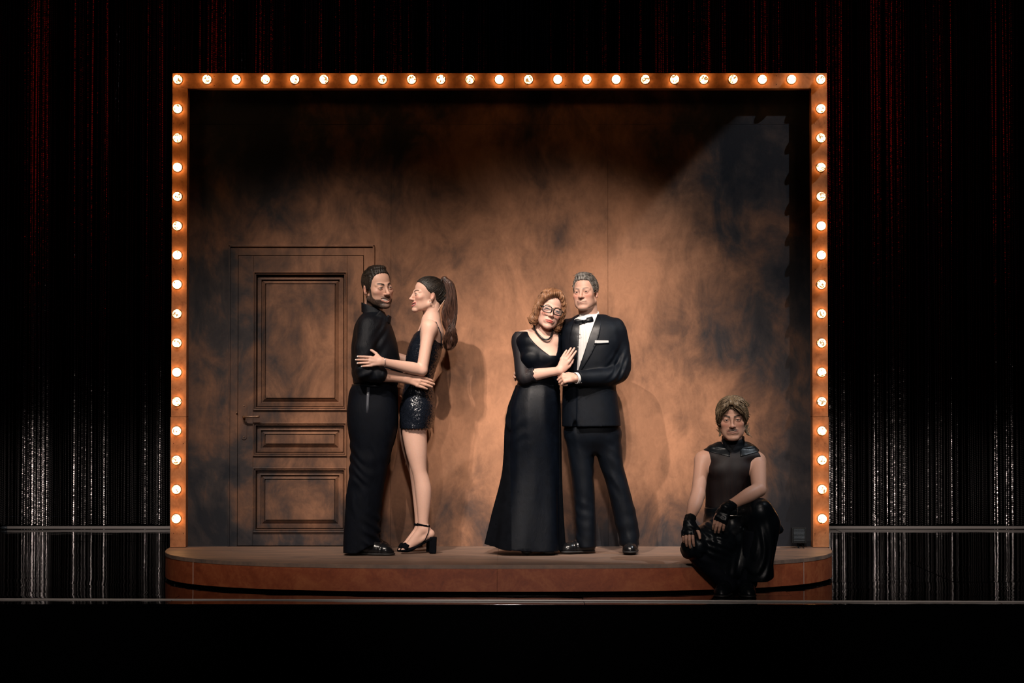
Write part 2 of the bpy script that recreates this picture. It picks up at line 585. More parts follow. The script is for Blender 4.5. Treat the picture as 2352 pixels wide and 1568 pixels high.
for a, b_ in pz:
    z1, z0 = PZ(a, 0), PZ(b_, 0)
    rings('panel_moulding', MX0, MX1, z0, z1, [(0, .0), (0, -.020), (.004, -.0225), (.008, -.020), (.0095, -.011), (.012, -.0105), (.014, -.0165), (.017, -.0165), (.0195, -.002), (.022, .020), (.022, .03)],
          False, M['paint'], door)
    pn = rings('door_panel', MX0, MX1, z0, z1, [(.021, .03), (.024, .022), (.026, .008), (.049, .004), (.050, .020), (.054, .020), (.074, .002), (.0755, .018), (.0785, .018), (.0795, .002), (.081, .001)],
               True, M['paint'], door)
# handle
hx, hz0, hz1 = PX(561.5, 0), PZ(1009, 0), PZ(926, 0)
bm = bmesh.new()
w = 0.0175
outl = []
for k in range(17):
    t = math.pi * k / 16
    outl.append((hx + w * math.cos(t), hz1 - w + w * math.sin(t)))
for k in range(17):
    t = math.pi + math.pi * k / 16
    outl.append((hx + w * math.cos(t), hz0 + w + w * math.sin(t)))
f = bm.faces.new([bm.verts.new((x, yl - .004, z)) for x, z in outl])
r = bmesh.ops.inset_region(bm, faces=[f], thickness=0.003)
bmesh.ops.translate(bm, verts=f.verts, vec=(0, -0.0015, 0))
r = bmesh.ops.extrude_edge_only(bm, edges=[e for e in bm.edges if e.is_boundary])
bmesh.ops.translate(bm, verts=[v for v in r['geom'] if isinstance(v, bmesh.types.BMVert)], vec=(0, .005, 0))
plate = link_mesh('handle_plate', bm_mesh('handle_plate', bm), M['paint'], door)
for z in (hz1 - .016, hz0 + .016):
    link_mesh('plate_screw', tube_mesh('plate_screw', [(hx, yl - .0045, z), (hx, yl - .008, z)], [.0055, .004], 10), M['brass'], plate)
zl = PZ(957, 0)
lever = link_mesh('door_handle', tube_mesh('door_handle', [(hx, yl, zl), (hx, yl - .03, zl), (hx + .004, yl - .045, zl), (hx + .015, yl - .052, zl + .001),
                                  (hx + .05, yl - .054, zl + .0015), (hx + .085, yl - .053, zl + .002), (hx + .100, yl - .052, zl + .003), (hx + .106, yl - .051, zl + .004)],
                                  [.009, .0085, .0085, .0075, .0055, .0065, .0085, .005], 12), M['brass'], door)
link_mesh('key_button', tube_mesh('key_button', [(PX(545, 0), yc - .0005, PZ(948, 0)), (PX(545, 0), yc - .010, PZ(948, 0))], [.006, .005], 10), M['brass'], door)

# ------------------------------------------------------------------ bulb frame
frame = empty('bulb_frame', ((XL + XR) / 2, YF, STAGE))
tag(frame, 'rectangular copper frame studded with glowing round bulbs around the set wall', 'light frame')
seam = PX(1181, YF)
zsl = PZ(957, YF)
yb = -0.003
box('frame_board', XL, seam - .001, YF, yb, ZTi, ZT, M['copper'], frame, 0.0015)
box('frame_board', seam + .001, XR, YF, yb, ZTi, ZT, M['copper'], frame, 0.0015)
for xa, xb in ((XL - .003, XLi), (XRi, XR + .003)):
    box('frame_board', xa + .003 if xa < 0 else xa, xb if xa < 0 else xb - .003, YF, yb, zsl + .001, ZTi - .001, M['copper'], frame, 0.0015)
    box('frame_board', xa, xb, YF, yb, STAGE + .002, zsl - .001, M['copper'], frame, 0.0015)


def dome_mesh():
    verts, faces = [], []
    prof = [(.0265, .000), (.0275, .012), (.0272, .022), (.0245, .034), (.018, .044), (.0095, .0495)]
    seg = 16
    for i, (r, h) in enumerate(prof):
        for k in range(seg):
            a = 2 * math.pi * (k + .5 * (i % 2)) / seg
            verts.append((r * math.cos(a), -h, r * math.sin(a)))
    for i in range(len(prof) - 1):
        for k in range(seg):
            a, b_ = i * seg + k, i * seg + (k + 1) % seg
            c, d = a + seg, b_ + seg
            if i % 2 == 0:
                faces += [(a, b_, c), (b_, d, c)]
            else:
                faces += [(a, b_, d), (a, d, c)]
    verts.append((0, -.051, 0))
    for k in range(seg):
        faces.append(((len(prof) - 1) * seg + k, (len(prof) - 1) * seg + (k + 1) % seg, len(verts) - 1))
    me = bpy.data.meshes.new('bulb')
    me.from_pydata(verts, [], faces)
    me.update()
    me.materials.append(M['bulb'])
    return me


dome = dome_mesh()
ring = tube_mesh('bulb_socket', [(0.0275 * math.cos(2 * math.pi * k / 20), -.003, 0.0275 * math.sin(2 * math.pi * k / 20)) for k in range(20)], 0.0035, 6, closed=True)
ring.materials.append(M['socket'])
bulbs = []
for k in range(23):
    bulbs.append((409.0 + k * (1884.5 - 409.0) / 22, 183.0))
for k in range(1, 16):
    y = 183.0 + k * (1190.5 - 183.0) / 15
    bulbs.append((409.0 - k * 0.22, y))
    bulbs.append((1884.5 + k * 0.22, y))
for px, py in bulbs:
    c = P(px, py, YF)
    o = bpy.data.objects.new('bulb', dome)
    COL.objects.link(o)
    o.parent = frame
    o.location = c - Vector(frame.location)
    s = bpy.data.objects.new('bulb_socket', ring)
    COL.objects.link(s)
    s.parent = o
screw = tube_mesh('screw', [(0, 0.001, 0), (0, -.0015, 0)], [.0035, .003], 8)
screw.materials.append(M['copper_screw'])
scr = [(492, 176), (492, 196), (1783, 174), (1783, 194), (827, 174), (827, 196), (1299, 175), (1299, 196)]
for y in (283, 652 - 35, 1018, 1224):
    scr += [(399, y), (421, y), (1872, y + 1), (1895, y - 1)]
for px, py in scr:
    o = bpy.data.objects.new('screw', screw)
    COL.objects.link(o)
    o.parent = frame
    o.location = P(px, py, YF) - Vector(frame.location)

# ------------------------------------------------------------------ curved platform
PCX = (PX(391, -.1) + PX(1901, -.1)) / 2
PA = (PX(1901, -.1) - PX(391, -.1)) / 2 + .004
PB, PN = 1.24, 2.8
plat = empty('platform', (PCX, 0, 0))
tag(plat, 'low curved copper-brown platform that the four standing people stand on', 'platform')


def arc(t0, t1, n, grow=0.0):
    out = []
    for k in range(n + 1):
        t = t0 + (t1 - t0) * k / n
        c, s = math.cos(t), math.sin(t)
        out.append((PCX + (PA + grow) * math.copysign(abs(c) ** (2 / PN), c), -(PB + grow) * abs(s) ** (2 / PN)))
    return out


def slab(name, pts, z0, z1, mat, bev=0.0):
    bm = bmesh.new()
    f = bm.faces.new([bm.verts.new((x, y, z0)) for x, y in pts])
    r = bmesh.ops.extrude_face_region(bm, geom=[f])
    top = [e for e in r['geom'] if isinstance(e, bmesh.types.BMFace)]
    bmesh.ops.translate(bm, verts=[v for v in r['geom'] if isinstance(v, bmesh.types.BMVert)], vec=(0, 0, z1 - z0))
    bmesh.ops.recalc_face_normals(bm, faces=bm.faces)
    if bev:
        bmesh.ops.bevel(bm, geom=[e for f in top for e in f.edges], offset=bev, segments=2, affect='EDGES')
    return link_mesh(name, bm_mesh(name, bm), mat, plat)


def t_at(x):
    c = (x - PCX) / PA
    return math.acos(math.copysign(abs(c) ** (PN / 2), c))


def edge_y(x):
    return -PB * (1 - min(1, abs((x - PCX) / PA)) ** PN) ** (1 / PN)


sxm = PX(1142, -1.24)
half = [p for p in arc(t_at(sxm), math.pi, 60)]
slab('platform_board', half + [(PCX - PA, 0.06), (sxm - .0008, 0.06)], STAGE - .022, STAGE, M['platform_top'], 0.002)
half = [p for p in arc(0, t_at(sxm), 60)]
slab('platform_board', half + [(sxm + .0008, 0.06), (PCX + PA, 0.06)], STAGE - .022, STAGE, M['platform_top'], 0.002)
cut_x = [PX(1837, -.7), sxm, PX(454, -.7)]
cuts = [0] + [t for x in cut_x for t in (t_at(x + .0008), t_at(x - .0008))] + [math.pi]
for a, b_ in zip(cuts[0::2], cuts[1::2]):
    n = max(12, int(abs(b_ - a) * 60))
    o_ = arc(a, b_, n, -0.002)
    i_ = arc(a, b_, n, -0.016)
    slab('fascia_board', o_ + i_[::-1], 0.016, STAGE - .0225, M['platform_side'])
for xs in (PX(454, -.7), PX(1837, -.7)):
    ys = edge_y(xs)
    box('joint_strip', xs - .002, xs + .002, ys - .0015, ys + .01, 0.017, STAGE - .023, simple('joint_filler', (0.42, 0.26, 0.20, 1), 0.6), plat)
slab('plinth', arc(0, math.pi, 60, -0.045) + [(PCX - PA + .045, 0.05), (PCX + PA - .045, 0.05)], 0.001, 0.020, M['black'])

# ------------------------------------------------------------------ louvred floor fixture at the right end
YV = -0.14
vx0, vx1, vz1, vz0 = PX(1818, YV), PX(1851, YV), PZ(1212, YV), PZ(1247.5, YV)
vent = empty('louvred_fixture', ((vx0 + vx1) / 2, YV, STAGE))
tag(vent, 'small black louvred lamp box standing at the right end of the platform', 'stage lamp')
bm = bmesh.new()
bm_box(bm, vx0, vx1, YV + .012, YV + .055, vz0, vz1, .003)
link_mesh('housing', bm_mesh('housing', bm), M['black_metal'], vent)
for (a, b_, c, d) in ((vx0, vx0 + .010, vz0, vz1), (vx1 - .010, vx1, vz0, vz1), (vx0 + .0102, vx1 - .0102, vz1 - .008, vz1), (vx0 + .0102, vx1 - .0102, vz0, vz0 + .018)):
    box('housing_rim', a, b_, YV, YV + .0118, c, d, M['black_metal'], vent, .002)
for k in range(9):
    z = vz1 - .013 - k * .0082
    bm = bmesh.new()
    bm_box(bm, vx0 + .0115, vx1 - .0115, YV - .001, YV + .011, z - .0012, z + .0012)
    for v in bm.verts:
        v.co.z += (v.co.y - YV) * 0.42
    link_mesh('louvre_slat', bm_mesh('louvre_slat', bm), M['grey_metal'], vent)
for x in ((vx0 + vx1) / 2 - .010, (vx0 + vx1) / 2 + .018):
    link_mesh('stand_leg', tube_mesh('stand_leg', [(x, YV + .03, vz0 + .004), (x + .008, YV + .005, STAGE + .003), (x + .010, YV - .01, STAGE + .003)], .004, 8), M['black_metal'], vent)


# ------------------------------------------------------------------ sculpting kit: signed distance fields -> meshes
import openvdb as vdb
ADAPT = 0.012                     # how far flat stretches of a sculpted surface may use larger faces


def v3(*a):
    return np.array(a if len(a) == 3 else a[0], dtype=np.float64)


def xf(loc=(0, 0, 0), yaw=0, pitch=0, roll=0, s=1.0):
    """local -> world; yaw turns a face that looks at the camera to the right, pitch down, roll leans the crown to the right"""
    R = Matrix.Rotation(math.radians(yaw), 3, 'Z') @ Matrix.Rotation(math.radians(pitch), 3, 'X') @ Matrix.Rotation(math.radians(roll), 3, 'Y')
    return (np.array(R), v3(loc), s)


def xfa(loc, xdir, zdir, s=1.0, flip=False):
    """frame from an x direction and an approximate z direction; flip mirrors y"""
    x = v3(xdir); x /= np.linalg.norm(x)
    z = v3(zdir); z = z - x * np.dot(x, z); z /= np.linalg.norm(z)
    y = np.cross(z, x)
    if flip: y = -y
    return (np.stack([x, y, z], 1), v3(loc), s)


def tp(M_, p):
    R, t, s = M_
    return R @ v3(p) * s + t


def tpts(M_, pts):
    R, t, s = M_
    return np.asarray(pts) @ R.T * s + t


def to_local(M_, pts):
    R, t, s = M_
    return (np.asarray(pts) - t) @ R / s


class Prim:
    M = None

    def at(self, M_):
        self.M = M_
        return self

    def pieces(self): return None

    def world_box(self):
        lo, hi = self.box()
        if self.M is None: return lo, hi
        c = np.array([[x, y, z] for x in (lo[0], hi[0]) for y in (lo[1], hi[1]) for z in (lo[2], hi[2])])
        c = tpts(self.M, c)
        return c.min(0), c.max(0)

    def dist(self, x, y, z):
        if self.M is None: return self.f(x, y, z)
        R, t, s = self.M
        x = x - t[0]; y = y - t[1]; z = z - t[2]
        r = (R / s).astype(np.float32)
        return self.f(x * r[0, 0] + y * r[1, 0] + z * r[2, 0], x * r[0, 1] + y * r[1, 1] + z * r[2, 1], x * r[0, 2] + y * r[1, 2] + z * r[2, 2]) * np.float32(s)


class Ell(Prim):
    def __init__(self, c, r, yaw=0, pitch=0, roll=0):
        self.c = v3(c); self.r = v3(r)
        self.R = None
        if yaw or pitch or roll:
            self.R = xf((0, 0, 0), yaw, pitch, roll)[0]

    def box(self):
        m = self.r if self.R is None else np.full(3, self.r.max())
        return self.c - m, self.c + m

    def f(self, x, y, z):
        x = x - self.c[0]; y = y - self.c[1]; z = z - self.c[2]
        if self.R is not None:
            R = self.R.astype(np.float32)
            x, y, z = x * R[0, 0] + y * R[1, 0] + z * R[2, 0], x * R[0, 1] + y * R[1, 1] + z * R[2, 1], x * R[0, 2] + y * R[1, 2] + z * R[2, 2]
        a, b, c = self.r
        k0 = np.sqrt((x / a) ** 2 + (y / b) ** 2 + (z / c) ** 2)
        k1 = np.sqrt((x / a ** 2) ** 2 + (y / b ** 2) ** 2 + (z / c ** 2) ** 2) + 1e-9
        return (k0 * (k0 - 1) / k1).astype(np.float32)


class Con(Prim):
    """tapered capsule"""
    def __init__(self, a, b, ra, rb=None):
        self.a = v3(a); self.b = v3(b); self.ra = ra; self.rb = ra if rb is None else rb

    def box(self):
        return np.minimum(self.a - self.ra, self.b - self.rb), np.maximum(self.a + self.ra, self.b + self.rb)

    def f(self, x, y, z):
        d = self.b - self.a
        L = max(np.dot(d, d), 1e-12)
        x = x - self.a[0]; y = y - self.a[1]; z = z - self.a[2]
        t = np.clip((x * d[0] + y * d[1] + z * d[2]) / L, 0, 1)
        return (np.sqrt((x - t * d[0]) ** 2 + (y - t * d[1]) ** 2 + (z - t * d[2]) ** 2) - (self.ra + (self.rb - self.ra) * t)).astype(np.float32)


class Grp(Prim):
    """hard union of several, smoothed by k"""
    def __init__(self, prims, k=0.0):
        self.p = prims; self.k = k

    def box(self):
        bs = [p.world_box() for p in self.p]
        return np.min([b[0] for b in bs], 0), np.max([b[1] for b in bs], 0)

    def pieces(self):
        if self.M is not None:
            for p in self.p: p.M = self.M if not isinstance(p, Grp) else p.M
            if any(isinstance(p, Grp) for p in self.p):
                for p in self.p:
                    if isinstance(p, Grp): p.M = self.M
        return self.p

    def f(self, x, y, z):
        d = None
        for p in self.p:
            e = p.dist(x, y, z)
            d = e if d is None else smin(d, e, self.k)
        return d


def chain(pts, rad, k=0.004):
    return Grp([Con(pts[i], pts[i + 1], rad[i], rad[i + 1]) for i in range(len(pts) - 1)], k)


def spline(ts, vs, t):
    """smooth interpolation (Catmull-Rom) of values vs given at ts"""
    ts = np.asarray(ts, float); vs = np.asarray(vs, float)
    o = np.argsort(ts); ts = ts[o]; vs = vs[o]
    m = np.gradient(vs, ts) if len(ts) > 1 else np.zeros_like(vs)
    t = np.clip(t, ts[0], ts[-1])
    i = np.clip(np.searchsorted(ts, t) - 1, 0, len(ts) - 2)
    h = ts[i + 1] - ts[i]
    u = (t - ts[i]) / h
    return (2 * u ** 3 - 3 * u ** 2 + 1) * vs[i] + (u ** 3 - 2 * u ** 2 + u) * h * m[i] + (-2 * u ** 3 + 3 * u ** 2) * vs[i + 1] + (u ** 3 - u ** 2) * h * m[i + 1]


class Loft(Prim):
    """upright body of oval sections: rows of (z, cx, cy, rx, ry)"""
    def __init__(self, rows, n=2.2, yaw=0.0, fold=None, cap=0.0):
        self.rows = np.array(rows, float); self.n = n; self.fold = fold; self.cap = cap
        self.c, self.s = math.cos(math.radians(yaw)), math.sin(math.radians(yaw))

    def box(self):
        r = self.rows
        m = np.maximum(r[:, 3], r[:, 4]).max() * 1.1 + .02
        return np.array([r[:, 1].min() - m, r[:, 2].min() - m, r[:, 0].min()]), np.array([r[:, 1].max() + m, r[:, 2].max() + m, r[:, 0].max()])

    def f(self, x, y, z):
        r = self.rows
        z1 = z
        sp = lambda k: spline(r[:, 0], r[:, k], z1).astype(np.float32)
        dx = x - sp(1); dy = y - sp(2)
        a = sp(3); b = sp(4)
        u = dx * self.c + dy * self.s
        v = -dx * self.s + dy * self.c
        k = (np.abs(u / a) ** self.n + np.abs(v / b) ** self.n) ** (1 / self.n)
        if self.fold is not None:
            k = k - self.fold(np.arctan2(v / b, u / a), z)
        d = (k - 1) * np.minimum(a, b)
        e = np.maximum(r[:, 0].min() - z, z - r[:, 0].max())
        if self.cap:
            return -smin(-d, -np.broadcast_to(e, d.shape), self.cap)
        return np.maximum(d, e).astype(np.float32)


class Tube(Prim):
    """limb with oval sections along any polyline: rows of (point, width, thickness); side is the direction of the width"""
    def __init__(self, rows, side=(1, 0, 0), sub=8, fold=None):
        p = np.array([r[0] for r in rows], float); w = np.array([[r[1], r[2]] for r in rows], float)
        t = np.arange(len(p), dtype=float)
        tt = np.linspace(0, len(p) - 1, (len(p) - 1) * sub + 1)
        self.p = np.stack([spline(t, p[:, k], tt) for k in range(3)], 1)
        self.w = np.stack([spline(t, w[:, k], tt) for k in range(2)], 1)
        self.side = v3(side); self.side /= np.linalg.norm(self.side)
        self.fold = fold
        self.len = np.concatenate([[0], np.cumsum(np.linalg.norm(np.diff(self.p, axis=0), axis=1))])

        self.k = 0.0
        self.p_ = self.p
        self.segs = [Seg(self, i) for i in range(len(self.p) - 1)]

    def box(self):
        m = self.w.max() + .01
        return self.p.min(0) - m, self.p.max(0) + m

    def pieces(self):
        for g in self.segs: g.M = self.M
        return self.segs

    def f(self, x, y, z):
        out = None
        for g in self.segs:
            e = g.f(x, y, z)
            out = e if out is None else smin(out, e, self.k)
        return out


class Seg(Prim):
    def __init__(self, tube, i):
        self.t, self.i = tube, i

    def box(self):
        p, w = self.t.p[self.i:self.i + 2], self.t.w[self.i:self.i + 2]
        return p.min(0) - w.max(), p.max(0) + w.max()

    def f(self, x, y, z):
        T_, i = self.t, self.i
        a, b = T_.p[i], T_.p[i + 1]
        d = b - a; L = np.dot(d, d)
        ax = d / math.sqrt(L)
        s = T_.side - ax * np.dot(T_.side, ax); s /= np.linalg.norm(s)
        u = np.cross(ax, s)
        X = x - a[0]; Y = y - a[1]; Z = z - a[2]
        t = np.clip((X * d[0] + Y * d[1] + Z * d[2]) / L, 0, 1)
        qx = X - t * d[0]; qy = Y - t * d[1]; qz = Z - t * d[2]
        wa = T_.w[i, 0] + (T_.w[i + 1, 0] - T_.w[i, 0]) * t
        wb = T_.w[i, 1] + (T_.w[i + 1, 1] - T_.w[i, 1]) * t
        su = qx * s[0] + qy * s[1] + qz * s[2]
        uu = qx * u[0] + qy * u[1] + qz * u[2]
        au = qx * ax[0] + qy * ax[1] + qz * ax[2]
        m = np.minimum(wa, wb)
        k = np.sqrt((su / wa) ** 2 + (uu / wb) ** 2 + (au / m) ** 2)
        if T_.fold is not None:
            k = k - T_.fold((T_.len[i] + t * math.sqrt(L)) / T_.len[-1], np.arctan2(uu / wb, su / wa))
        return ((k - 1) * m).astype(np.float32)


class Slab(Prim):
    """rounded box"""
    def __init__(self, c, h, r=0.004, yaw=0, pitch=0, roll=0):
        self.c = v3(c); self.h = v3(h) - r; self.r = r
        self.R = xf((0, 0, 0), yaw, pitch, roll)[0]

    def box(self):
        m = np.full(3, np.linalg.norm(self.h) + self.r)
        return self.c - m, self.c + m

    def f(self, x, y, z):
        x = x - self.c[0]; y = y - self.c[1]; z = z - self.c[2]
        R = self.R.astype(np.float32)
        x, y, z = x * R[0, 0] + y * R[1, 0] + z * R[2, 0], x * R[0, 1] + y * R[1, 1] + z * R[2, 1], x * R[0, 2] + y * R[1, 2] + z * R[2, 2]
        qx = np.abs(x) - self.h[0]; qy = np.abs(y) - self.h[1]; qz = np.abs(z) - self.h[2]
        o = np.sqrt(np.maximum(qx, 0) ** 2 + np.maximum(qy, 0) ** 2 + np.maximum(qz, 0) ** 2)
        return (o + np.minimum(np.maximum(qx, np.maximum(qy, qz)), 0) - self.r).astype(np.float32)


class Fun(Prim):
    """any function of x, y, z inside a box"""
    def __init__(self, lo, hi, fn):
        self.lo = v3(lo); self.hi = v3(hi); self.fn = fn

    def box(self): return self.lo, self.hi

    def f(self, x, y, z): return self.fn(x, y, z).astype(np.float32)


def smin(a, b, k):
    if k <= 0: return np.minimum(a, b)
    h = np.maximum(k - np.abs(a - b), 0) / k
    return np.minimum(a, b) - h * h * (k * 0.25)


class Vol:
    def __init__(self, lo, hi, res):
        self.lo = v3(lo); self.res = res
        self.n = np.ceil((v3(hi) - self.lo) / res).astype(int) + 1
        self.d = np.full(self.n, 1.0, np.float32)
        self.ax = [(self.lo[k] + np.arange(self.n[k]) * res).astype(np.float32) for k in range(3)]

    def like(self):
        return Vol(self.lo, self.lo + (self.n - 1 - .01) * self.res, self.res)

    def win(self, lo, hi, m):
        a = np.clip(np.floor((lo - m - self.lo) / self.res).astype(int), 0, self.n)
        b = np.clip(np.ceil((hi + m - self.lo) / self.res).astype(int) + 1, 0, self.n)
        if np.any(b <= a): return None
        sl = tuple(slice(a[k], b[k]) for k in range(3))
        return sl, self.ax[0][sl[0]][:, None, None], self.ax[1][sl[1]][None, :, None], self.ax[2][sl[2]][None, None, :]

    def add(self, p, k=0.0, pad=0.03):
        w = self.win(*p.world_box(), max(pad, k + .004))
        if w is None: return self
        sl, x, y, z = w
        self.d[sl] = smin(self.d[sl], self.field(p, sl, x, y, z, max(pad, k + .004)), k)
        return self

    def field(self, p, sl, x, y, z, m):
        """distance to p in a window; a compound is filled in piece by piece near each piece"""
        ps = p.pieces()
        if ps is None: return p.dist(x, y, z)
        out = np.full((x.shape[0], y.shape[1], z.shape[2]), 1.0, np.float32)
        for q in ps:
            w = self.win(*q.world_box(), m)
            if w is None: continue
            s2, X, Y, Z = w
            s2 = tuple(slice(max(s2[k].start, sl[k].start), min(s2[k].stop, sl[k].stop)) for k in range(3))
            if any(s_.stop <= s_.start for s_ in s2): continue
            X, Y, Z = self.ax[0][s2[0]][:, None, None], self.ax[1][s2[1]][None, :, None], self.ax[2][s2[2]][None, None, :]
            o = tuple(slice(s2[k].start - sl[k].start, s2[k].stop - sl[k].start) for k in range(3))
            out[o] = smin(out[o], self.field(q, s2, X, Y, Z, m), getattr(p, 'k', 0.0))
        return out

    def sub(self, p, k=0.0):
        w = self.win(*p.world_box(), k + .012)
        if w is None: return self
        sl, x, y, z = w
        self.d[sl] = -smin(-self.d[sl], self.field(p, sl, x, y, z, k + .012), k)
        return self

    def cut(self, fn, k=0.0):
        """keep only where fn(x, y, z) < 0"""
        e = fn(self.ax[0][:, None, None], self.ax[1][None, :, None], self.ax[2][None, None, :])
        self.d = -smin(-self.d, -np.broadcast_to(e, self.d.shape).astype(np.float32), k)
        return self

    def push(self, fn, lo=None, hi=None):
        """displace the surface outwards by fn(x, y, z)"""
        w = self.win(self.lo if lo is None else v3(lo), self.lo + self.n * self.res if hi is None else v3(hi), 0)
        if w is None: return self
        sl, x, y, z = w
        self.d[sl] -= fn(x, y, z)
        return self

    keep = None
    adapt = None

    def mesh(self, adapt=0.0):
        p, t, q = self.mesh_all(adapt)
        if self.keep is None: return p, t, q
        lo, hi = self.keep
        f = lambda a: a[np.all((p[a].mean(1) >= lo) & (p[a].mean(1) < hi + 2 * self.res), axis=1)] if len(a) else a
        t, q = f(t), f(q)
        used = np.zeros(len(p), bool); used[t.ravel()] = True; used[q.ravel()] = True
        m = np.cumsum(used) - 1
        return p[used], m[t], m[q]

    def mesh_all(self, adapt=0.0):
        b = self.res * 3
        d = np.clip(self.d, -b, b)
        d = np.pad(d, 1, constant_values=b)
        g = vdb.FloatGrid(b)
        g.copyFromArray(np.ascontiguousarray(d), tolerance=0.0)
        pts, tri, quad = g.convertToPolygons(isovalue=0.0, adaptivity=adapt)
        return (np.asarray(pts, np.float64) - 1.0) * self.res + self.lo, np.asarray(tri, np.int64).reshape(-1, 3), np.asarray(quad, np.int64).reshape(-1, 4)


def join_parts(parts):
    P_, T_, Q_ = [], [], []
    n = 0
    for p, t, q in parts:
        P_.append(p); T_.append(t + n); Q_.append(q + n); n += len(p)
    return np.concatenate(P_), np.concatenate(T_), np.concatenate(Q_)


def np_mesh(name, pts, tri, quad, flip=False):
    me = bpy.data.meshes.new(name)
    if flip:
        tri = tri[:, ::-1]; quad = quad[:, ::-1]
    nt_, nq = len(tri), len(quad)
    me.vertices.add(len(pts)); me.vertices.foreach_set('co', pts.astype(np.float32).ravel())
    me.loops.add(nt_ * 3 + nq * 4)
    me.loops.foreach_set('vertex_index', np.concatenate([tri.ravel(), quad.ravel()]).astype(np.int32))
    me.polygons.add(nt_ + nq)
    me.polygons.foreach_set('loop_start', np.concatenate([np.arange(nt_) * 3, nt_ * 3 + np.arange(nq) * 4]).astype(np.int32))
    me.update(calc_edges=True)
    me.validate()
    me.polygons.foreach_set('use_smooth', np.ones(len(me.polygons), bool))
    return me


def paint(me, cols):
    a = me.color_attributes.new('Col', 'FLOAT_COLOR', 'POINT')
    c = np.ones((len(me.vertices), 4), np.float32)
    c[:, :3] = cols
    a.data.foreach_set('color', c.ravel())


def sdf_object(name, vols, mat, parent, adapt=None, colour=None):
    p, t, q = join_parts([v.mesh(ADAPT if v.adapt is None else v.adapt) for v in vols])
    me = np_mesh(name, p, t, q)
    if colour is not None:
        co = np.empty(len(me.vertices) * 3, np.float32); me.vertices.foreach_get('co', co)
        paint(me, colour(co.reshape(-1, 3).astype(np.float64)))
    return link_mesh(name, me, mat, parent)


def gauss(d, w):
    return np.exp(-(d / w) ** 2)


def sstep(a, b, x):
    t = np.clip((x - a) / (b - a), 0, 1)
    return t * t * (3 - 2 * t)


def vnoise(p, scale, seed=0):
    """cheap smooth pseudo noise in -1..1 from sums of sines"""
    r = np.random.default_rng(seed)
    out = 0
    for k in range(6):
        d = r.normal(size=3); d /= np.linalg.norm(d)
        f = scale * (0.6 + 0.25 * k)
        out = out + np.sin((p[..., 0] * d[0] + p[..., 1] * d[1] + p[..., 2] * d[2]) * f + r.uniform(0, 6.3)) / (1 + .4 * k)
    return out / 3.2


# ------------------------------------------------------------------ people: materials
def skin_mat(name, rough=0.50):
    m, nt, b = new_mat(name)
    at = node(nt, 'ShaderNodeAttribute', attribute_name='Col')
    g = node(nt, 'ShaderNodeNewGeometry').outputs['Position']
    f = noise(nt, g, 120, 4, 0.6)
    c = mixc(nt, 0.16, at.outputs['Color'], ramp(nt, f, [(0.3, (0.75, 0.62, 0.58, 1)), (0.7, (1, 1, 1, 1))]), 'MULTIPLY')
    nt.links.new(c, b.inputs['Base Color'])
    b.inputs['Roughness'].default_value = rough
    b.inputs['Specular IOR Level'].default_value = 0.30
    b.inputs['Subsurface Weight'].default_value = 0.12
    b.inputs['Subsurface Radius'].default_value = (0.010, 0.004, 0.002)
    b.inputs['Subsurface Scale'].default_value = 0.6
    bump(nt, b, noise(nt, g, 400, 3), 0.05, 0.001)
    return m


def vcol_mat(name, rough, spec=0.5, coat=0.0):
    m, nt, b = new_mat(name)
    at = node(nt, 'ShaderNodeAttribute', attribute_name='Col')
    nt.links.new(at.outputs['Color'], b.inputs['Base Color'])
    b.inputs['Roughness'].default_value = rough
    b.inputs['Specular IOR Level'].default_value = spec
    b.inputs['Coat Weight'].default_value = coat
    return m


def hair_mat(name, dark, light, rough=0.5, scale=140.0, stretch=(1, 1, 0.12)):
    m, nt, b = new_mat(name)
    g = node(nt, 'ShaderNodeNewGeometry').outputs['Position']
    f = noise(nt, mapping(nt, g, stretch), scale, 4, 0.6, 0.6)
    c = ramp(nt, f, [(0.32, dark), (0.68, light)])
    nt.links.new(c, b.inputs['Base Color'])
    b.inputs['Roughness'].default_value = rough
    b.inputs['Specular IOR Level'].default_value = 0.35
    bump(nt, b, f, 0.5, 0.003)
    return m


def cloth(name, col, rough=0.6, sheen=0.0, spec=0.4, weave=0.12, scale=900.0, coat=0.0, noise_amt=0.25, aniso=0.0):
    m, nt, b = new_mat(name)
    g = node(nt, 'ShaderNodeNewGeometry').outputs['Position']
    f = noise(nt, g, 22, 5, 0.6, 0.4)
    dark = tuple(c * (1 - noise_amt) for c in col[:3]) + (1,)
    lite = tuple(c * (1 + noise_amt) for c in col[:3]) + (1,)
    nt.links.new(ramp(nt, f, [(0.3, dark), (0.7, lite)]), b.inputs['Base Color'])
    b.inputs['Roughness'].default_value = rough
    b.inputs['Specular IOR Level'].default_value = spec
    b.inputs['Sheen Weight'].default_value = sheen
    b.inputs['Sheen Roughness'].default_value = 0.45
    b.inputs['Coat Weight'].default_value = coat
    b.inputs['Coat Roughness'].default_value = 0.25
    if weave:
        h = math_node(nt, 'MULTIPLY_ADD', noise(nt, g, scale, 2), 0.3, noise(nt, mapping(nt, g, (1, 1, 0.45)), 38, 4, 0.55, 0.8))
        bump(nt, b, h, weave, 0.006)
    return m


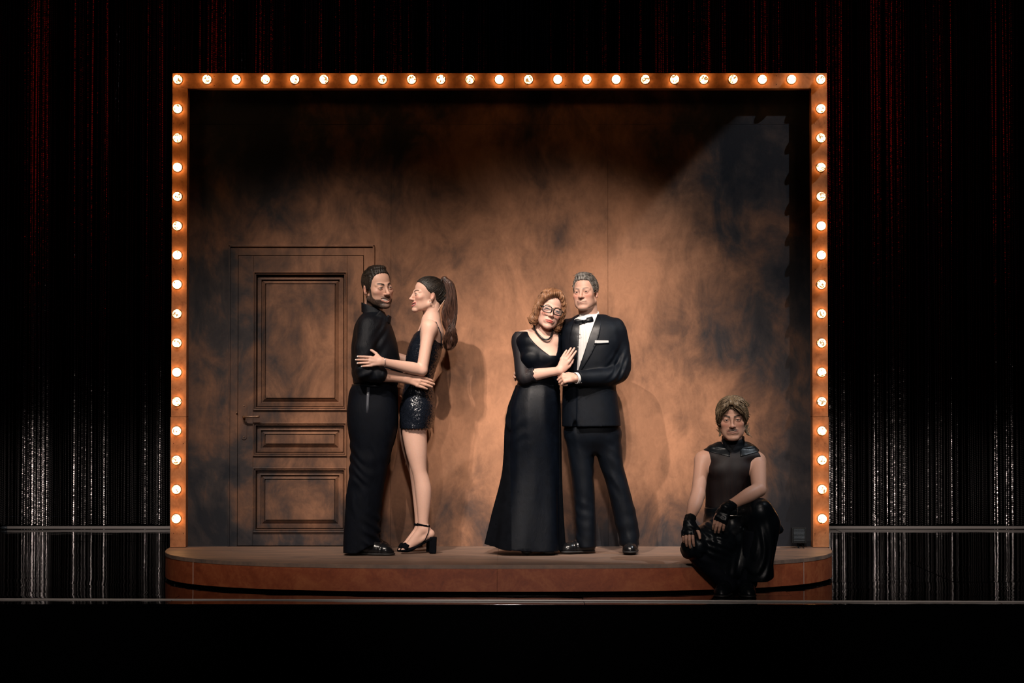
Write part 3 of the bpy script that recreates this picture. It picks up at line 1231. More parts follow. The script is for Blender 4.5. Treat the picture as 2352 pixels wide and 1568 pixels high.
def sequin_mat(name):
    m, nt, b = new_mat(name)
    g = node(nt, 'ShaderNodeNewGeometry').outputs['Position']
    vo = node(nt, 'ShaderNodeTexVoronoi')
    vo.inputs['Scale'].default_value = 210
    nt.links.new(g, vo.inputs['Vector'])
    # every sequin lies at its own small angle
    nm = node(nt, 'ShaderNodeNewGeometry').outputs['Normal']
    sc = node(nt, 'ShaderNodeVectorMath', operation='SUBTRACT'); nt.links.new(vo.outputs['Color'], sc.inputs[0]); sc.inputs[1].default_value = (0.5, 0.5, 0.5)
    s2 = node(nt, 'ShaderNodeVectorMath', operation='SCALE'); nt.links.new(sc.outputs[0], s2.inputs[0]); s2.inputs['Scale'].default_value = 0.55
    ad = node(nt, 'ShaderNodeVectorMath', operation='ADD'); nt.links.new(nm, ad.inputs[0]); nt.links.new(s2.outputs[0], ad.inputs[1])
    no = node(nt, 'ShaderNodeVectorMath', operation='NORMALIZE'); nt.links.new(ad.outputs[0], no.inputs[0])
    nt.links.new(no.outputs[0], b.inputs['Normal'])
    b.inputs['Base Color'].default_value = (0.006, 0.008, 0.013, 1)
    b.inputs['Roughness'].default_value = 0.22
    b.inputs['Specular IOR Level'].default_value = 0.34
    return m


def sheer_mat(name, col, alpha, rough=0.6):
    m, nt, b = new_mat(name)
    g = node(nt, 'ShaderNodeNewGeometry').outputs['Position']
    b.inputs['Base Color'].default_value = col
    b.inputs['Roughness'].default_value = rough
    b.inputs['Specular IOR Level'].default_value = 0.3
    f = noise(nt, mapping(nt, g, (16, 1, 1.6)), 3.0, 4, 0.55, 0.7)
    a = math_node(nt, 'MULTIPLY_ADD', f, 0.40, alpha - 0.20)
    nt.links.new(a, b.inputs['Alpha'])
    return m


M['skin'] = skin_mat('skin')
M['skin_wire'] = simple('beige_wire', (0.62, 0.42, 0.33, 1), 0.5)
M['eye'] = vcol_mat('eye', 0.12, 0.6, 0.5)
M['teeth'] = simple('teeth', (0.85, 0.80, 0.74, 1), 0.3)
M['shirt_black'] = cloth('black_satin_shirt', (0.0022, 0.0034, 0.0062, 1), 0.50, 0.0, 0.20, 0.55)
M['trouser_black'] = cloth('black_trousers', (0.0014, 0.0024, 0.0052, 1), 0.66, 0.0, 0.10, 0.40)
M['satin_stripe'] = simple('grey_satin_stripe', (0.060, 0.065, 0.080, 1), 0.35)
M['suit'] = cloth('black_wool_suit', (0.0020, 0.0036, 0.0068, 1), 0.54, 0.0, 0.16, 0.22)
M['lapel'] = cloth('black_satin_lapel', (0.0022, 0.0034, 0.0060, 1), 0.38, 0.0, 0.28, 0.10)
M['gown'] = cloth('black_satin_gown', (0.0013, 0.0024, 0.0050, 1), 0.42, 0.0, 0.15, 0.18)
M['velvet'] = cloth('black_velvet', (0.003, 0.0035, 0.005, 1), 0.9, 0.0, 0.03, 0.05)
M['white_shirt'] = cloth('white_dress_shirt', (0.62, 0.60, 0.59, 1), 0.6, 0.0, 0.3, 0.10, noise_amt=0.04)
M['sequin'] = sequin_mat('black_sequins')
M['sheer'] = sheer_mat('sheer_black_sleeve', (0.006, 0.006, 0.009, 1), 0.90)
M['leather'] = cloth('black_leather', (0.0030, 0.0046, 0.0065, 1), 0.33, 0.0, 0.24, 0.16, coat=0.0, scale=300)
M['shoe'] = cloth('black_patent_shoe', (0.006, 0.006, 0.007, 1), 0.22, 0.0, 0.35, 0.03, coat=0.0)
M['sole'] = simple('shoe_sole', (0.008, 0.007, 0.007, 1), 0.6)
M['spectacle'] = simple('black_spectacle_frame', (0.006, 0.006, 0.007, 1), 0.2, coat=0.5)
M['silver'] = simple('silver', (0.75, 0.73, 0.70, 1), 0.22, 1.0)
M['bead'] = simple('black_necklace', (0.006, 0.006, 0.007, 1), 0.3)
M['hair_dark'] = hair_mat('dark_brown_hair', (0.005, 0.004, 0.0035, 1), (0.030, 0.022, 0.017, 1))
M['hair_grey_temple'] = hair_mat('greying_hair', (0.020, 0.018, 0.017, 1), (0.085, 0.078, 0.072, 1))
M['hair_brunette'] = hair_mat('brunette_hair', (0.008, 0.004, 0.003, 1), (0.085, 0.038, 0.025, 1), 0.42)
M['hair_auburn'] = hair_mat('auburn_hair', (0.085, 0.036, 0.018, 1), (0.36, 0.180, 0.092, 1), 0.45)
M['hair_grey'] = hair_mat('steel_grey_hair', (0.035, 0.032, 0.030, 1), (0.24, 0.22, 0.20, 1), 0.45)
M['hair_ash'] = hair_mat('ash_blond_hair', (0.030, 0.020, 0.012, 1), (0.27, 0.19, 0.115, 1), 0.4)


# ------------------------------------------------------------------ people: heads
class Head:
    def __init__(self, M_, skin=(0.56, 0.335, 0.245), jaw=1.0, nose=1.0, smile=0.3, mouth_open=0.0, eye=1.0, lip=(0.36, 0.13, 0.11), brow=(0.03, 0.02, 0.015),
                 brow_z=0.0, brow_w=1.0, beard=0.0, beard_col=(0.02, 0.015, 0.012), tache=0.0, gaze=(0, -1, 0), female=False, age=0.0, lash=0.5, blush=0.3):
        self.__dict__.update(locals())

    def ops(self):
        o = []
        f = 1.0 if self.female else 0.0
        j, sm, n = self.jaw, self.smile, self.nose
        A = lambda p, k: o.append(('add', p.at(self.M_), k))
        S = lambda p, k: o.append(('sub', p.at(self.M_), k))
        A(Ell((0, .012, .036), (.073, .094, .078)), .001)
        A(Ell((0, -.030, -.028), (.0585 * j, .059, .078 - .004 * f)), .022)
        for s in (-1, 1):
            A(Ell((s * .039, -.060, -.026 + .006 * sm), (.023 + .002 * sm, .0200 + .001 * sm, .021)), .020)
            A(Con((s * .051 * j, .004, -.058), (s * .017 * j, -.070, -.099), .016, .0155 - .002 * f), .020)
            A(chain([(s * .008, -.0835, .0150 + self.brow_z), (s * .026, -.0795, .0180 + self.brow_z), (s * .044, -.0640, .0160 + self.brow_z)],
                    [.0085 - .002 * f, .0085 - .002 * f, .0070], 0), .012)
        for s in (-1, 1):
            A(Ell((s * .034 * j, -.043, -.064), (.022, .030, .032)), .022)
        A(Ell((0, -.079, -.100), (.020 * j, .0165, .0165)), .014)
        for s in (-1, 1):
            S(Ell((s * .031, -.101, -.001), (.0165, .015, .0115)), .012)
        A(Con((0, -.083, .014), (0, -.099 - .006 * n, -.029), .0075, .0084 * n), .012)
        A(Ell((0, -.102 - .006 * n, -.0335), (.0105 * n, .0105, .0092 * n)), .006)
        for s in (-1, 1):
            A(Ell((s * .0120 * n, -.096, -.0365), (.0075, .0100, .0072)), .005)
        A(Ell((0, -.080 + .003 * sm, -.066), (.030, .0190, .023)), .012)
        for s in (-1, 1):        # lids
            A(Ell((s * .031, -.0745, 0), (.0165, .0155, .0140)), .006)
            S(Ell((s * .031, -.0905, -.0005), (.0128, .010, .0042 * self.eye)), .0015)
        for s in (-1, 1):        # smile lines
            S(chain([(s * .019, -.101, -.040), (s * .030, -.095, -.054), (s * .036, -.088, -.070)], [.0016, .0020, .0015], 0), .006 + .004 * sm)
            if self.age:
                S(chain([(s * .015, -.094, -.015), (s * .028, -.092, -.021), (s * .040, -.085, -.017)], [.001, .0014, .001], 0), .006)
                S(chain([(s * .028, -.090, -.076), (s * .031, -.084, -.092)], [.0012, .0012], 0), .006)
        if self.age:
            for z in (.046, .058, .069):
                S(chain([(-.035, -.083, z), (0, -.089, z + .003), (.035, -.083, z)], [.0006, .0009, .0006], 0), .004)
        w = .0235 + .0075 * sm
        cz = -.0675 + .0105 * sm
        op = self.mouth_open
        b = .0025 + .0025 * sm
        self.mid = [(-w, -.0870 + b * .6, cz), (-.012, -.0975 + b, -.0675 + .0025 * sm), (0, -.0995 + b, -.068), (.012, -.0975 + b, -.0675 + .0025 * sm), (w, -.0870 + b * .6, cz)]
        up = [(x, y, z + .0042 + op * .3 - (.0028 if abs(x) > .02 else 0)) for x, y, z in self.mid]
        lo = [(x * .92, y + .001, z - .0050 - op - (-.0028 if abs(x) > .02 else 0)) for x, y, z in self.mid]
        self.up, self.lo = up, lo
        lr = .0032 + .0008 * f
        A(chain(up, [.0018, lr, lr - .0006, lr, .0018], 0.001), .004)
        A(chain(lo, [.0018, lr + .0008, lr + .0012, lr + .0008, .0018], 0.001), .004)
        S(chain([(x, y - .006 + min(op, .006) * .85, z - op * .35) for x, y, z in self.mid], [.0016 + op * .2, .0030 + op * .5, .0030 + op * .55, .0030 + op * .5, .0016 + op * .2], 0.001), .001)
        for s in (-1, 1):        # ears
            A(Ell((s * .0735, .016, -.008), (.0060, .016, .027), yaw=s * 20, pitch=-10), .004)
            A(Ell((s * .0715, .010, -.027), (.0055, .008, .010)), .004)
            S(Ell((s * .0810, .008, -.005), (.0050, .0085, .015), yaw=s * 20), .004)
        return o

    def colour(self, pts):
        """skin colours for points of the head in world coordinates; weight 1 on the head, 0 below the neck"""
        q = to_local(self.M_, pts)
        x, y, z = q[:, 0], q[:, 1], q[:, 2]
        n = len(q)
        base = np.array(self.skin)
        c = np.tile(base, (n, 1))
        on = (np.abs(x) < .1) & (np.abs(y) < .14) & (z > -.16) & (z < .14)
        front = sstep(-.03, -.06, y)

        def mix(mask, col):
            c[:] = c + (np.array(col) - c) * np.clip(mask * on, 0, 1)[:, None]
        red = base * np.array((1.08, .78, .74))
        for s in (-1, 1):
            mix(self.blush * front * np.exp(-((x - s * .042) / .020) ** 2 - ((z + .026) / .018) ** 2), red * (1, .80, .78))
        mix(.5 * front * np.exp(-(x / .012) ** 2 - ((z + .036) / .012) ** 2), red)
        mix(.6 * np.exp(-((np.abs(x) - .078) / .01) ** 2 - ((y - .015) / .03) ** 2 - ((z + .012) / .03) ** 2), red)
        # sockets
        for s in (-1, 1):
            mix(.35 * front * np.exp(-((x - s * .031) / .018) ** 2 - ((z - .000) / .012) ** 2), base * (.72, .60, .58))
        # beard and moustache
        if self.beard or self.tache:
            nz = np.random.default_rng(1).normal(0, .10, n)
            edge = np.interp(y, [-.11, -.06, -.045, -.034, -.027, -.005], [-.066, -.062, -.052, -.032, .008, .008])
            b_ = sstep(.005, -.005, z - edge) * sstep(.034, .024, y + np.where(z > -.040, .036, 0)) * sstep(-.130, -.116, z)
            mo = front * np.exp(-((np.abs(x) / .031) ** 6) - ((z + (.0570 if self.beard else .0545) + np.abs(x) * (.16 - (.35 if self.beard else .12) * self.smile)) / (.0080 if self.beard else .0062)) ** 4)
            lips = np.exp(-((x / .022) ** 4) - ((z + .0735) / .0055) ** 4) * (y < -.075)
            grey = np.exp(-(x / .018) ** 2 - ((z + .098) / .014) ** 2) * (y < -.05)
            bc = np.array(self.beard_col)[None, :] * (1 + 3.0 * grey[:, None])
            mb = np.clip(self.beard * b_ * (1 - lips) * (.96 - .25 * grey + nz), 0, 1) * on
            c[:] = c + (bc - c) * mb[:, None]
            mix(np.clip(max(self.beard, self.tache) * mo * (1 + nz), 0, 1) * .95, self.beard_col)
        # lips
        dl = np.full(n, 9.0)
        for line, r in ((self.up, .0046 if self.female else (.0004 if self.beard else .0030)), (self.lo, .0058 if self.female else .0046)):
            for a, b_ in zip(line[:-1], line[1:]):
                a = v3(a); b_ = v3(b_); d = b_ - a
                t = np.clip((q - a) @ d / (d @ d), 0, 1)
                dl = np.minimum(dl, np.linalg.norm(q - a - t[:, None] * d, axis=1) / r)
        mix(sstep(1.15, .8, dl), self.lip)
        # line of the mouth
        dm = np.full(n, 1.0)
        for a, b_ in zip(self.mid[:-1], self.mid[1:]):
            a = v3(a) - v3(0, 0, self.mouth_open * .35); b_ = v3(b_) - v3(0, 0, self.mouth_open * .35); d = (b_ - a) * v3(1, 0, 1)
            t = np.clip(((q - a) * v3(1, 0, 1)) @ d / (d @ d), 0, 1)
            dm = np.minimum(dm, np.linalg.norm((q - a - t[:, None] * d) * v3(1, 0, 1), axis=1))
        mix(sstep(.0026, .0010, dm) * (y < -.075) * .8, (0.07, 0.02, 0.02))
        # brows
        for s in (-1, 1):
            u = (x * s - .012) / .036
            zb = .0205 + self.brow_z + .0075 * np.sin(np.clip(u, 0, 1) * 2.3) - .004
            m_ = sstep(-.12, .05, u) * sstep(1.08, .8, u) * np.exp(-((z - zb) / (.0042 * self.brow_w * (1.15 - .5 * np.clip(u, 0, 1)))) ** 4) * front
            mix(m_, self.brow)
        # lash line
        for s in (-1, 1):
            ex = (x - s * .031)
            zl = .0048 * self.eye * np.sqrt(np.clip(1 - (ex / .0145) ** 2, 0, 1)) - .0002
            mix(self.lash * (np.abs(ex) < .0155) * np.exp(-((z - zl) / .0019) ** 2) * front, (0.02, 0.012, 0.010))
            mix(.4 * self.lash * (np.abs(ex) < .0135) * np.exp(-((z + zl * .9) / .0014) ** 2) * front, (0.08, 0.04, 0.035))
        return c

    def extras(self, parent):
        """eyes and teeth"""
        g = v3(self.gaze); g /= np.linalg.norm(g)
        for s in (-1, 1):
            bm = bmesh.new()
            bmesh.ops.create_uvsphere(bm, u_segments=24, v_segments=16, radius=.0125)
            me = bm_mesh('eye', bm)
            co = np.empty(len(me.vertices) * 3, np.float32); me.vertices.foreach_get('co', co); co = co.reshape(-1, 3).astype(float)
            d = np.arccos(np.clip(co @ g / .0125, -1, 1)) * .0125
            c = np.tile(np.array((.50, .46, .43)), (len(co), 1))
            c[d < .0068] = (.035, .022, .014)
            c[d < .0032] = (.004, .004, .004)
            paint(me, c)
            co = tpts(self.M_, co + v3(s * .031, -.0755, 0))
            me.vertices.foreach_set('co', co.astype(np.float32).ravel())
            link_mesh('eye', me, M['eye'], parent, True)
        if self.mouth_open > .002:
            op = self.mouth_open
            pts = [(x * .86, y + .0040, z - op * .12) for x, y, z in self.mid]
            me = tube_mesh('teeth', [tp(self.M_, p) for p in pts], [(.0025 * self.M_[2], op * .70 * self.M_[2])] * 5, 8)
            link_mesh('teeth', me, M['teeth'], parent)


def apply_ops(vol, ops):
    for kind, p, k in ops:
        (vol.add if kind == 'add' else vol.sub)(p, k)


# ------------------------------------------------------------------ people: hands
def hand_ops(M_, curl=(20, 25, 15), spread=4.0, thumb=(35, 10), curls=None, palm_k=.010, thin=1.0):
    """hand in a local frame: x to the fingertips, z out of the back of the hand, y to the thumb"""
    o = []
    palm = Grp([Con((.002, .010, 0), (.080, .024, -.001), .0165 * thin, .0125 * thin), Con((.002, -.008, 0), (.076, -.022, -.002), .0165 * thin, .0120 * thin),
                Con((.004, .001, 0), (.084, .002, .001), .0170 * thin, .0130 * thin), Con((.018, .018, -.006), (.048, .034, -.008), .013 * thin, .012 * thin)], .012)
    o.append(('add', palm.at(M_), palm_k))
    fing = []
    hand_ops.tips = []
    bases = [(.084, .0275, .0), (.088, .0090, .001), (.084, -.0095, .0), (.075, -.0265, -.002)]
    lens = [(.040, .024, .019), (.044, .027, .020), (.040, .025, .019), (.031, .019, .017)]
    for i, (b, ls) in enumerate(zip(bases, lens)):
        cu = curls[i] if curls else curl
        a = 0.0
        yawf = math.radians(spread * (1.5 - i))
        p = v3(b)
        pts, rad = [p], [.0098 * thin]
        for L, c, r in zip(ls, cu, (.0088, .0080, .0068)):
            a += math.radians(c)
            d = v3(math.cos(a) * math.cos(yawf), math.cos(a) * math.sin(yawf), -math.sin(a))
            p = p + d * L
            pts.append(p); rad.append(r * thin)
        fing.append(chain(pts, rad, .001))
        hand_ops.tips.append(tp(M_, pts[-1] + (pts[-1] - pts[-2]) * .25 + v3(0, 0, .004)))
    o.append(('add', Grp(fing, 0.0005).at(M_), .005))
    t1, t2 = math.radians(thumb[0]), math.radians(thumb[1])
    p0 = v3(.022, .026, -.006)
    d = v3(math.cos(t1), math.sin(t1), -.25)
    p1 = p0 + d / np.linalg.norm(d) * .040
    d = v3(math.cos(t1 - .25), math.sin(t1 - .25), -.25 - math.sin(t2))
    p2 = p1 + d / np.linalg.norm(d) * .030
    d = v3(math.cos(t1 - .5), math.sin(t1 - .5), -.25 - 1.5 * math.sin(t2))
    p3 = p2 + d / np.linalg.norm(d) * .022
    o.append(('add', chain([p0, p1, p2, p3], [.0135 * thin, .0108 * thin, .0092 * thin, .0075 * thin], .003).at(M_), .006))
    return o


def near_col(pts, c, centres, r, col, amount=1.0):
    for q in centres:
        m = sstep(r * 1.25, r * .75, np.linalg.norm(pts - q, axis=1)) * amount
        c[:] = c + (np.array(col) - c) * m[:, None]
    return c


def strands(name, lines, radius, mat, parent, seg=4):
    """many tapered hair strands as one mesh"""
    V, F = [], []
    n0 = 0
    for ln in lines:
        p = np.asarray(ln, float)
        n = len(p)
        t = np.gradient(p, axis=0); t /= np.linalg.norm(t, axis=1)[:, None] + 1e-9
        a = np.cross(t, (0.31, 0.2, 0.93)); a /= np.linalg.norm(a, axis=1)[:, None] + 1e-9
        b = np.cross(t, a)
        u = np.linspace(0, 1, n)
        r = radius * np.clip(np.minimum(.55 + 3 * u, 1.0), 0, 1) * np.clip((1 - u) * 3.5, .12, 1)
        ang = np.arange(seg) * 2 * math.pi / seg
        ring_ = p[:, None, :] + r[:, None, None] * (a[:, None, :] * np.cos(ang)[None, :, None] + b[:, None, :] * np.sin(ang)[None, :, None])
        V.append(ring_.reshape(-1, 3))
        i = np.arange(n - 1)[:, None]; k = np.arange(seg)[None, :]; l = (k + 1) % seg
        F.append(np.stack(np.broadcast_arrays(n0 + i * seg + k, n0 + i * seg + l, n0 + (i + 1) * seg + l, n0 + (i + 1) * seg + k), -1).reshape(-1, 4))
        n0 += n * seg
    me = np_mesh(name, np.concatenate(V), np.zeros((0, 3), int), np.concatenate(F))
    o = link_mesh(name, me, mat, parent)
    o['kind'] = 'stuff'
    return o


def body_object(name, ops, blocks, head, parent, skin, extra_col=None):
    """one continuous skin from the same list of shapes, meshed block by block (lo, hi, cell size)"""
    vols = []
    for lo, hi, res in blocks:
        v = Vol(v3(lo) - 3 * res, v3(hi) + 3 * res, res)
        v.keep = (v3(lo), v3(hi))
        v.adapt = 0.0 if not vols else 0.006      # the head keeps every cell
        apply_ops(v, ops)
        vols.append(v)

    def col(p):
        c = head.colour(p)
        if extra_col is not None:
            c = extra_col(p, c)
        return c
    return sdf_object(name, vols, M['skin'], parent, 0.0, col)


def T(px, py, Y):
    return np.array(P(px, py, Y))


PXM = FPX / 11.5               # pixels per metre about where the couples stand


def lrow(py, xl, xr, ry, Y, cy=None):
    """loft row from a silhouette: pixel row, left and right pixel columns, half depth, distance plane"""
    a, b = T(xl, py, Y), T(xr, py, Y)
    return (a[2], (a[0] + b[0]) / 2, Y if cy is None else cy, (b[0] - a[0]) / 2, ry)


def box_of(ops_or_pts, m=.03):
    p = np.array(ops_or_pts)
    return p.min(0) - m, p.max(0) + m


def hair_cap(name, head, parent, mat, thick, hairline, res=.0022, extra=(), groove=None, c=(0, .012, .036), r=(.073, .094, .078), k=.012, lo=-.16, colour=None):
    """skull shape grown by thick (sides, front and back, top), trimmed to where hairline(x, y, z) < 0, with extra masses"""
    M_ = head.M_
    s = M_[2]
    v = Vol(M_[1] + v3(-.17, -.17, lo) * s, M_[1] + v3(.17, .17, .17) * s, res)
    v.add(Ell(c, v3(r) + v3(thick)).at(M_))
    R, t, sc = M_
    x, y, z = (v.ax[0][:, None, None] - t[0]) / sc, (v.ax[1][None, :, None] - t[1]) / sc, (v.ax[2][None, None, :] - t[2]) / sc
    R = R.astype(np.float32)
    X = x * R[0, 0] + y * R[1, 0] + z * R[2, 0]
    Y = x * R[0, 1] + y * R[1, 1] + z * R[2, 1]
    Z = x * R[0, 2] + y * R[1, 2] + z * R[2, 2]
    v.d = -smin(-v.d, -(hairline(X, Y, Z) * sc).astype(np.float32), .006)
    for e in extra:
        p, kk = e if isinstance(e, tuple) else (e, k)
        v.add(p.at(M_), kk)
    if groove is not None:
        v.d -= groove(X, Y, Z).astype(np.float32)
    return sdf_object(name, [v], mat, parent, 0.0, colour)


def fuzz(name, cap, head, n, comb, length, lift, radius, mat, parent, seed=1, steps=6, where=None, curl=0.0, jitter=.18):
    """strands combed over the surface of a cap; comb(local points) gives local directions"""
    me = cap.data
    nv = len(me.vertices)
    co = np.empty(nv * 3, np.float32); me.vertices.foreach_get('co', co); co = co.reshape(-1, 3).astype(float)
    no = np.empty(nv * 3, np.float32); me.vertices.foreach_get('normal', no); no = no.reshape(-1, 3).astype(float)
    r = np.random.default_rng(seed)
    loc = to_local(head.M_, co)
    idx = np.arange(nv) if where is None else np.nonzero(where(loc))[0]
    idx = r.choice(idx, min(n, len(idx)), replace=False)
    p = co[idx]; nn = no[idx]
    R, t, s = head.M_
    L = length * (1 + .35 * r.normal(size=len(idx))).clip(.4, 1.8)
    path = [p]
    jit = r.normal(0, jitter, (len(idx), 3))
    for k in range(steps):
        d = comb(to_local(head.M_, p))
        d = (d / (np.linalg.norm(d, axis=1)[:, None] + 1e-9)) @ R.T + jit
        d = d - nn * np.sum(d * nn, 1)[:, None]
        d /= np.linalg.norm(d, axis=1)[:, None] + 1e-9
        c_ = 0 if not curl else curl * np.sin(k * 1.7 + r.uniform(0, 6.3, len(idx)))[:, None] * np.cross(d, nn)
        p = p + (d + nn * lift + c_) * (L / steps)[:, None]
        # stay close to the skull's roundness
        q = to_local(head.M_, p) - v3(0, .012, .036)
        nn = (q / (v3(.073, .094, .078) ** 2)) @ R.T
        nn /= np.linalg.norm(nn, axis=1)[:, None]
        path.append(p)
    path = np.stack(path, 1)
    return strands(name, list(path), radius, mat, parent)


def ridges(u, w=0.35):
    """soft repeated ridges, one per unit of u"""
    f = u - np.floor(u)
    return np.exp(-((f - .5) / w) ** 2) - .35


def wrinkle(x, y, z, d, freq, amp, seed=0, warp=.35):
    """irregular long creases across the direction d"""
    r = np.random.default_rng(seed)
    d = v3(d) / np.linalg.norm(d)
    u = (x * d[0] + y * d[1] + z * d[2]) * freq
    a = r.uniform(0, 6.3, 4)
    wv = warp * (np.sin(x * 17 + z * 11 + a[0]) + np.sin(y * 19 - z * 13 + a[1]) + .6 * np.sin(x * 31 - y * 23 + z * 7 + a[2]))
    g = .5 + .5 * np.sin(x * 13 - z * 9 + y * 15 + a[3])
    return amp * ridges(u + wv) * g


def shoe(name, heel, toe, parent, width=.046, height=.075, sole_z=None, ankle=.085, laces=True, mat=None):
    """leather lace-up shoe from heel to toe (points on the ground)"""
    h, t = v3(heel), v3(toe)
    L = np.linalg.norm(t - h)
    M_ = xfa(h, t - h, (0, 0, 1))
    lo, hi = box_of([h, t], .10)
    hi[2] = h[2] + .16; lo[2] = h[2] - .02
    v = Vol(lo, hi, .0025)
    v.add(Con((.035, 0, .030), (L * .45, 0, .030), .037, .040).at(M_))
    v.add(Con((L * .45, 0, .028), (L - .045, -.004, .020), .042, .042).at(M_), .03)
    v.add(Con((L - .05, -.003, .014), (L - .022, 0, .010), .038, .022).at(M_), .02)
    v.add(Con((.040, 0, .040), (.050, 0, ankle), .036, .038).at(M_), .03)
    v.add(Con((L * .36, 0, .060), (L * .62, 0, .040), .022, .020).at(M_), .03)
    z0 = h[2]
    v.cut(lambda x, y, z: (z0 + .012) - z + 0 * x + 0 * y, .004)
    v.push(lambda x, y, z: .0015 * np.sin(((x - h[0]) * M_[0][0, 0] + (y - h[1]) * M_[0][1, 0]) * 260) * gauss((x - h[0]) * M_[0][0, 0] + (y - h[1]) * M_[0][1, 0] - L * .66, .022) + 0 * z)
    up = sdf_object(name, [v], mat or M['shoe'], parent)
    w = Vol(lo, hi, .0025)
    w.add(Con((.036, 0, .006), (L * .45, 0, .006), .039, .040).at(M_))
    w.add(Con((L * .45, 0, .006), (L - .040, -.003, .006), .0445, .044).at(M_), .03)
    w.add(Con((L - .045, 0, .006), (L - .022, 0, .006), .038, .026).at(M_), .02)
    w.cut(lambda x, y, z: np.maximum((z0 + .001) - z, z - (z0 + .012)) + 0 * x + 0 * y, .002)
    sdf_object('sole', [w], M['sole'], up)
    if laces:
        for k in range(4):
            u = L * (.40 + .065 * k)
            zz = .088 - .0095 * k
            pts = [tp(M_, (u - .004, -.020, zz - .010)), tp(M_, (u, -.008, zz)), tp(M_, (u + .003, .008, zz)), tp(M_, (u + .007, .020, zz - .010))]
            link_mesh('lace', tube_mesh('lace', pts, .0022, 6), M['sole'], up)
    return up




# ------------------------------------------------------------------ young man in black shirt and trousers
def person_young_man():
    Yc = -.52
    root = empty('person', (T(858, 1000, Yc)[0], Yc, STAGE))
    tag(root, 'man in a black shirt and wide black trousers embracing the woman with the ponytail', 'person', 'people on stage')
    Mh = xf(T(866.5, 661, -.53), 37, 2, -5, 1.10)
    hd = Head(Mh, skin=(.53, .315, .235), jaw=1.04, nose=1.05, smile=1.0, mouth_open=.0080, beard=1.0, beard_col=(.022, .016, .014), brow=(.014, .010, .008), brow_w=1.35, eye=.85,
              gaze=(.25, -1, -.02), lip=(.42, .20, .155))
    ops = hd.ops()
    nb = T(853, 742, -.505)
    ops.append(('add', Con(tp(Mh, (0, .030, -.055)), nb, .057, .056), .022))
    # torso and limbs inside the clothes
    tor = Loft([lrow(735, 826, 884, .13, -.50), lrow(765, 818, 898, .165, -.50), lrow(820, 816, 906, .150, -.50), lrow(880, 822, 904, .135, -.50), lrow(930, 814, 904, .14, -.50), lrow(965, 820, 898, .12, -.50)], 2.2, 0, None, .03)
    ops.append(('add', tor, .03))
    sh, el, wr = T(846, 752, -.655), T(846, 855, -.70), T(931, 869, -.660)
    ops.append(('add', chain([sh, (sh + el) / 2, el], [.048, .044, .040], .01), .02))
    ops.append(('add', Tube([(el, .040, .042), (el * .65 + wr * .35, .038, .044), (el * .3 + wr * .7, .028, .034), (wr, .022, .031), (wr + (wr - el) * .08, .020, .031)], (0, 1, .15)), .014))
    Hh = xfa(wr, T(985, 881, -.640) - wr, (.12, -1.0, .25), 1.03, False)
    ops += hand_ops(Hh, curls=[(8, 14, 10), (6, 12, 8), (5, 10, 8), (8, 12, 8)], spread=.6, thumb=(16, 2))
    # the other arm goes round her back
    s2, e2, w2 = T(868, 752, -.345), T(898, 850, -.25), T(950, 848, -.245)
    ops.append(('add', chain([s2, e2], [.046, .040], .01), .02))
    ops.append(('add', chain([e2, w2], [.038, .026], .01), .012))
    H2 = xfa(w2, T(985, 852, -.275) - w2, (.2, 1, .1), 1.0, True)
    ops += hand_ops(H2, (20, 25, 15), 3, (30, 10))
    for yy in (-.585, -.43):
        ops.append(('add', chain([T(858, 960, yy), T(850, 1090, yy), T(832, 1235, yy), T(832, 1250, yy)], [.066, .050, .036, .032], .02), .03))
    zc = T(0, 800, -.5)[2]
    lo, hi = T(795, 800, -.82), T(1050, 596, -.15)
    bl = [(v3(lo[0], -.82, T(0, 742, -.5)[2]), v3(T(935, 0, -.5)[0], -.30, T(0, 596, -.5)[2]), .0021),
          (v3(lo[0], -.84, T(0, 905, -.5)[2]), v3(T(1030, 0, -.5)[0], -.16, T(0, 742, -.5)[2]), .0027),
          (v3(lo[0] - .06, -.84, STAGE - .01), v3(T(960, 0, -.5)[0], -.20, T(0, 905, -.5)[2]), .006)]
    body_object('body', ops, bl, hd, root, hd.skin, lambda p, c: near_col(p, c, [hand_ops.tips[0]], .001, (1, .8, .7)))
    hd.extras(root)
    # hair
    def line(x, y, z):
        yy = np.array([-.12, -.075, -.062, -.048, -.036, -.022, .0, .025, .05, .08, .13])
        zz = np.array([.092, .089, .080, .050, .014, -.022, -.020, .030, -.030, -.055, -.062])
        return np.interp(y, yy, zz) - z + .012 * np.exp(-((np.abs(x) - .045) / .018) ** 2) * (y < -.03)
    cap = hair_cap('hair', hd, root, M['hair_dark'], (.0015, .005, .010), line, extra=[(Ell((.0, -.015, .110), (.045, .042, .012), pitch=-4), .02)],
                   groove=lambda x, y, z: .0012 * np.sin(x * 420 + np.sin(y * 60) * 2.5))
    fuzz('hair_strands', cap, hd, 900, lambda q: np.stack([q[:, 0] * 4 + .1, np.full(len(q), .9), .5 - q[:, 2] * 5], 1), .020, .03, .0010, M['hair_dark'], cap, 3, 5, lambda q: q[:, 2] > .045)
    fuzz('greying_sides', cap, hd, 700, lambda q: np.stack([0 * q[:, 0], np.full(len(q), .7), np.full(len(q), -.8)], 1), .014, .06, .0010, M['hair_grey_temple'], cap, 4, 4,
         lambda q: (q[:, 2] < .05) & (np.abs(q[:, 0]) > .045) & (q[:, 1] < .07))
    # shirt
    v = Vol(v3(T(780, 0, -.5)[0], -.80, T(0, 905, -.5)[2]), v3(T(945, 0, -.5)[0], -.16, T(0, 690, -.5)[2]), .0034)
    fold = lambda a, z: .018 * np.sin(a * 7 + z * 9) * sstep(1.25, 1.0, z) + .012 * np.sin(a * 3 + z * 30)
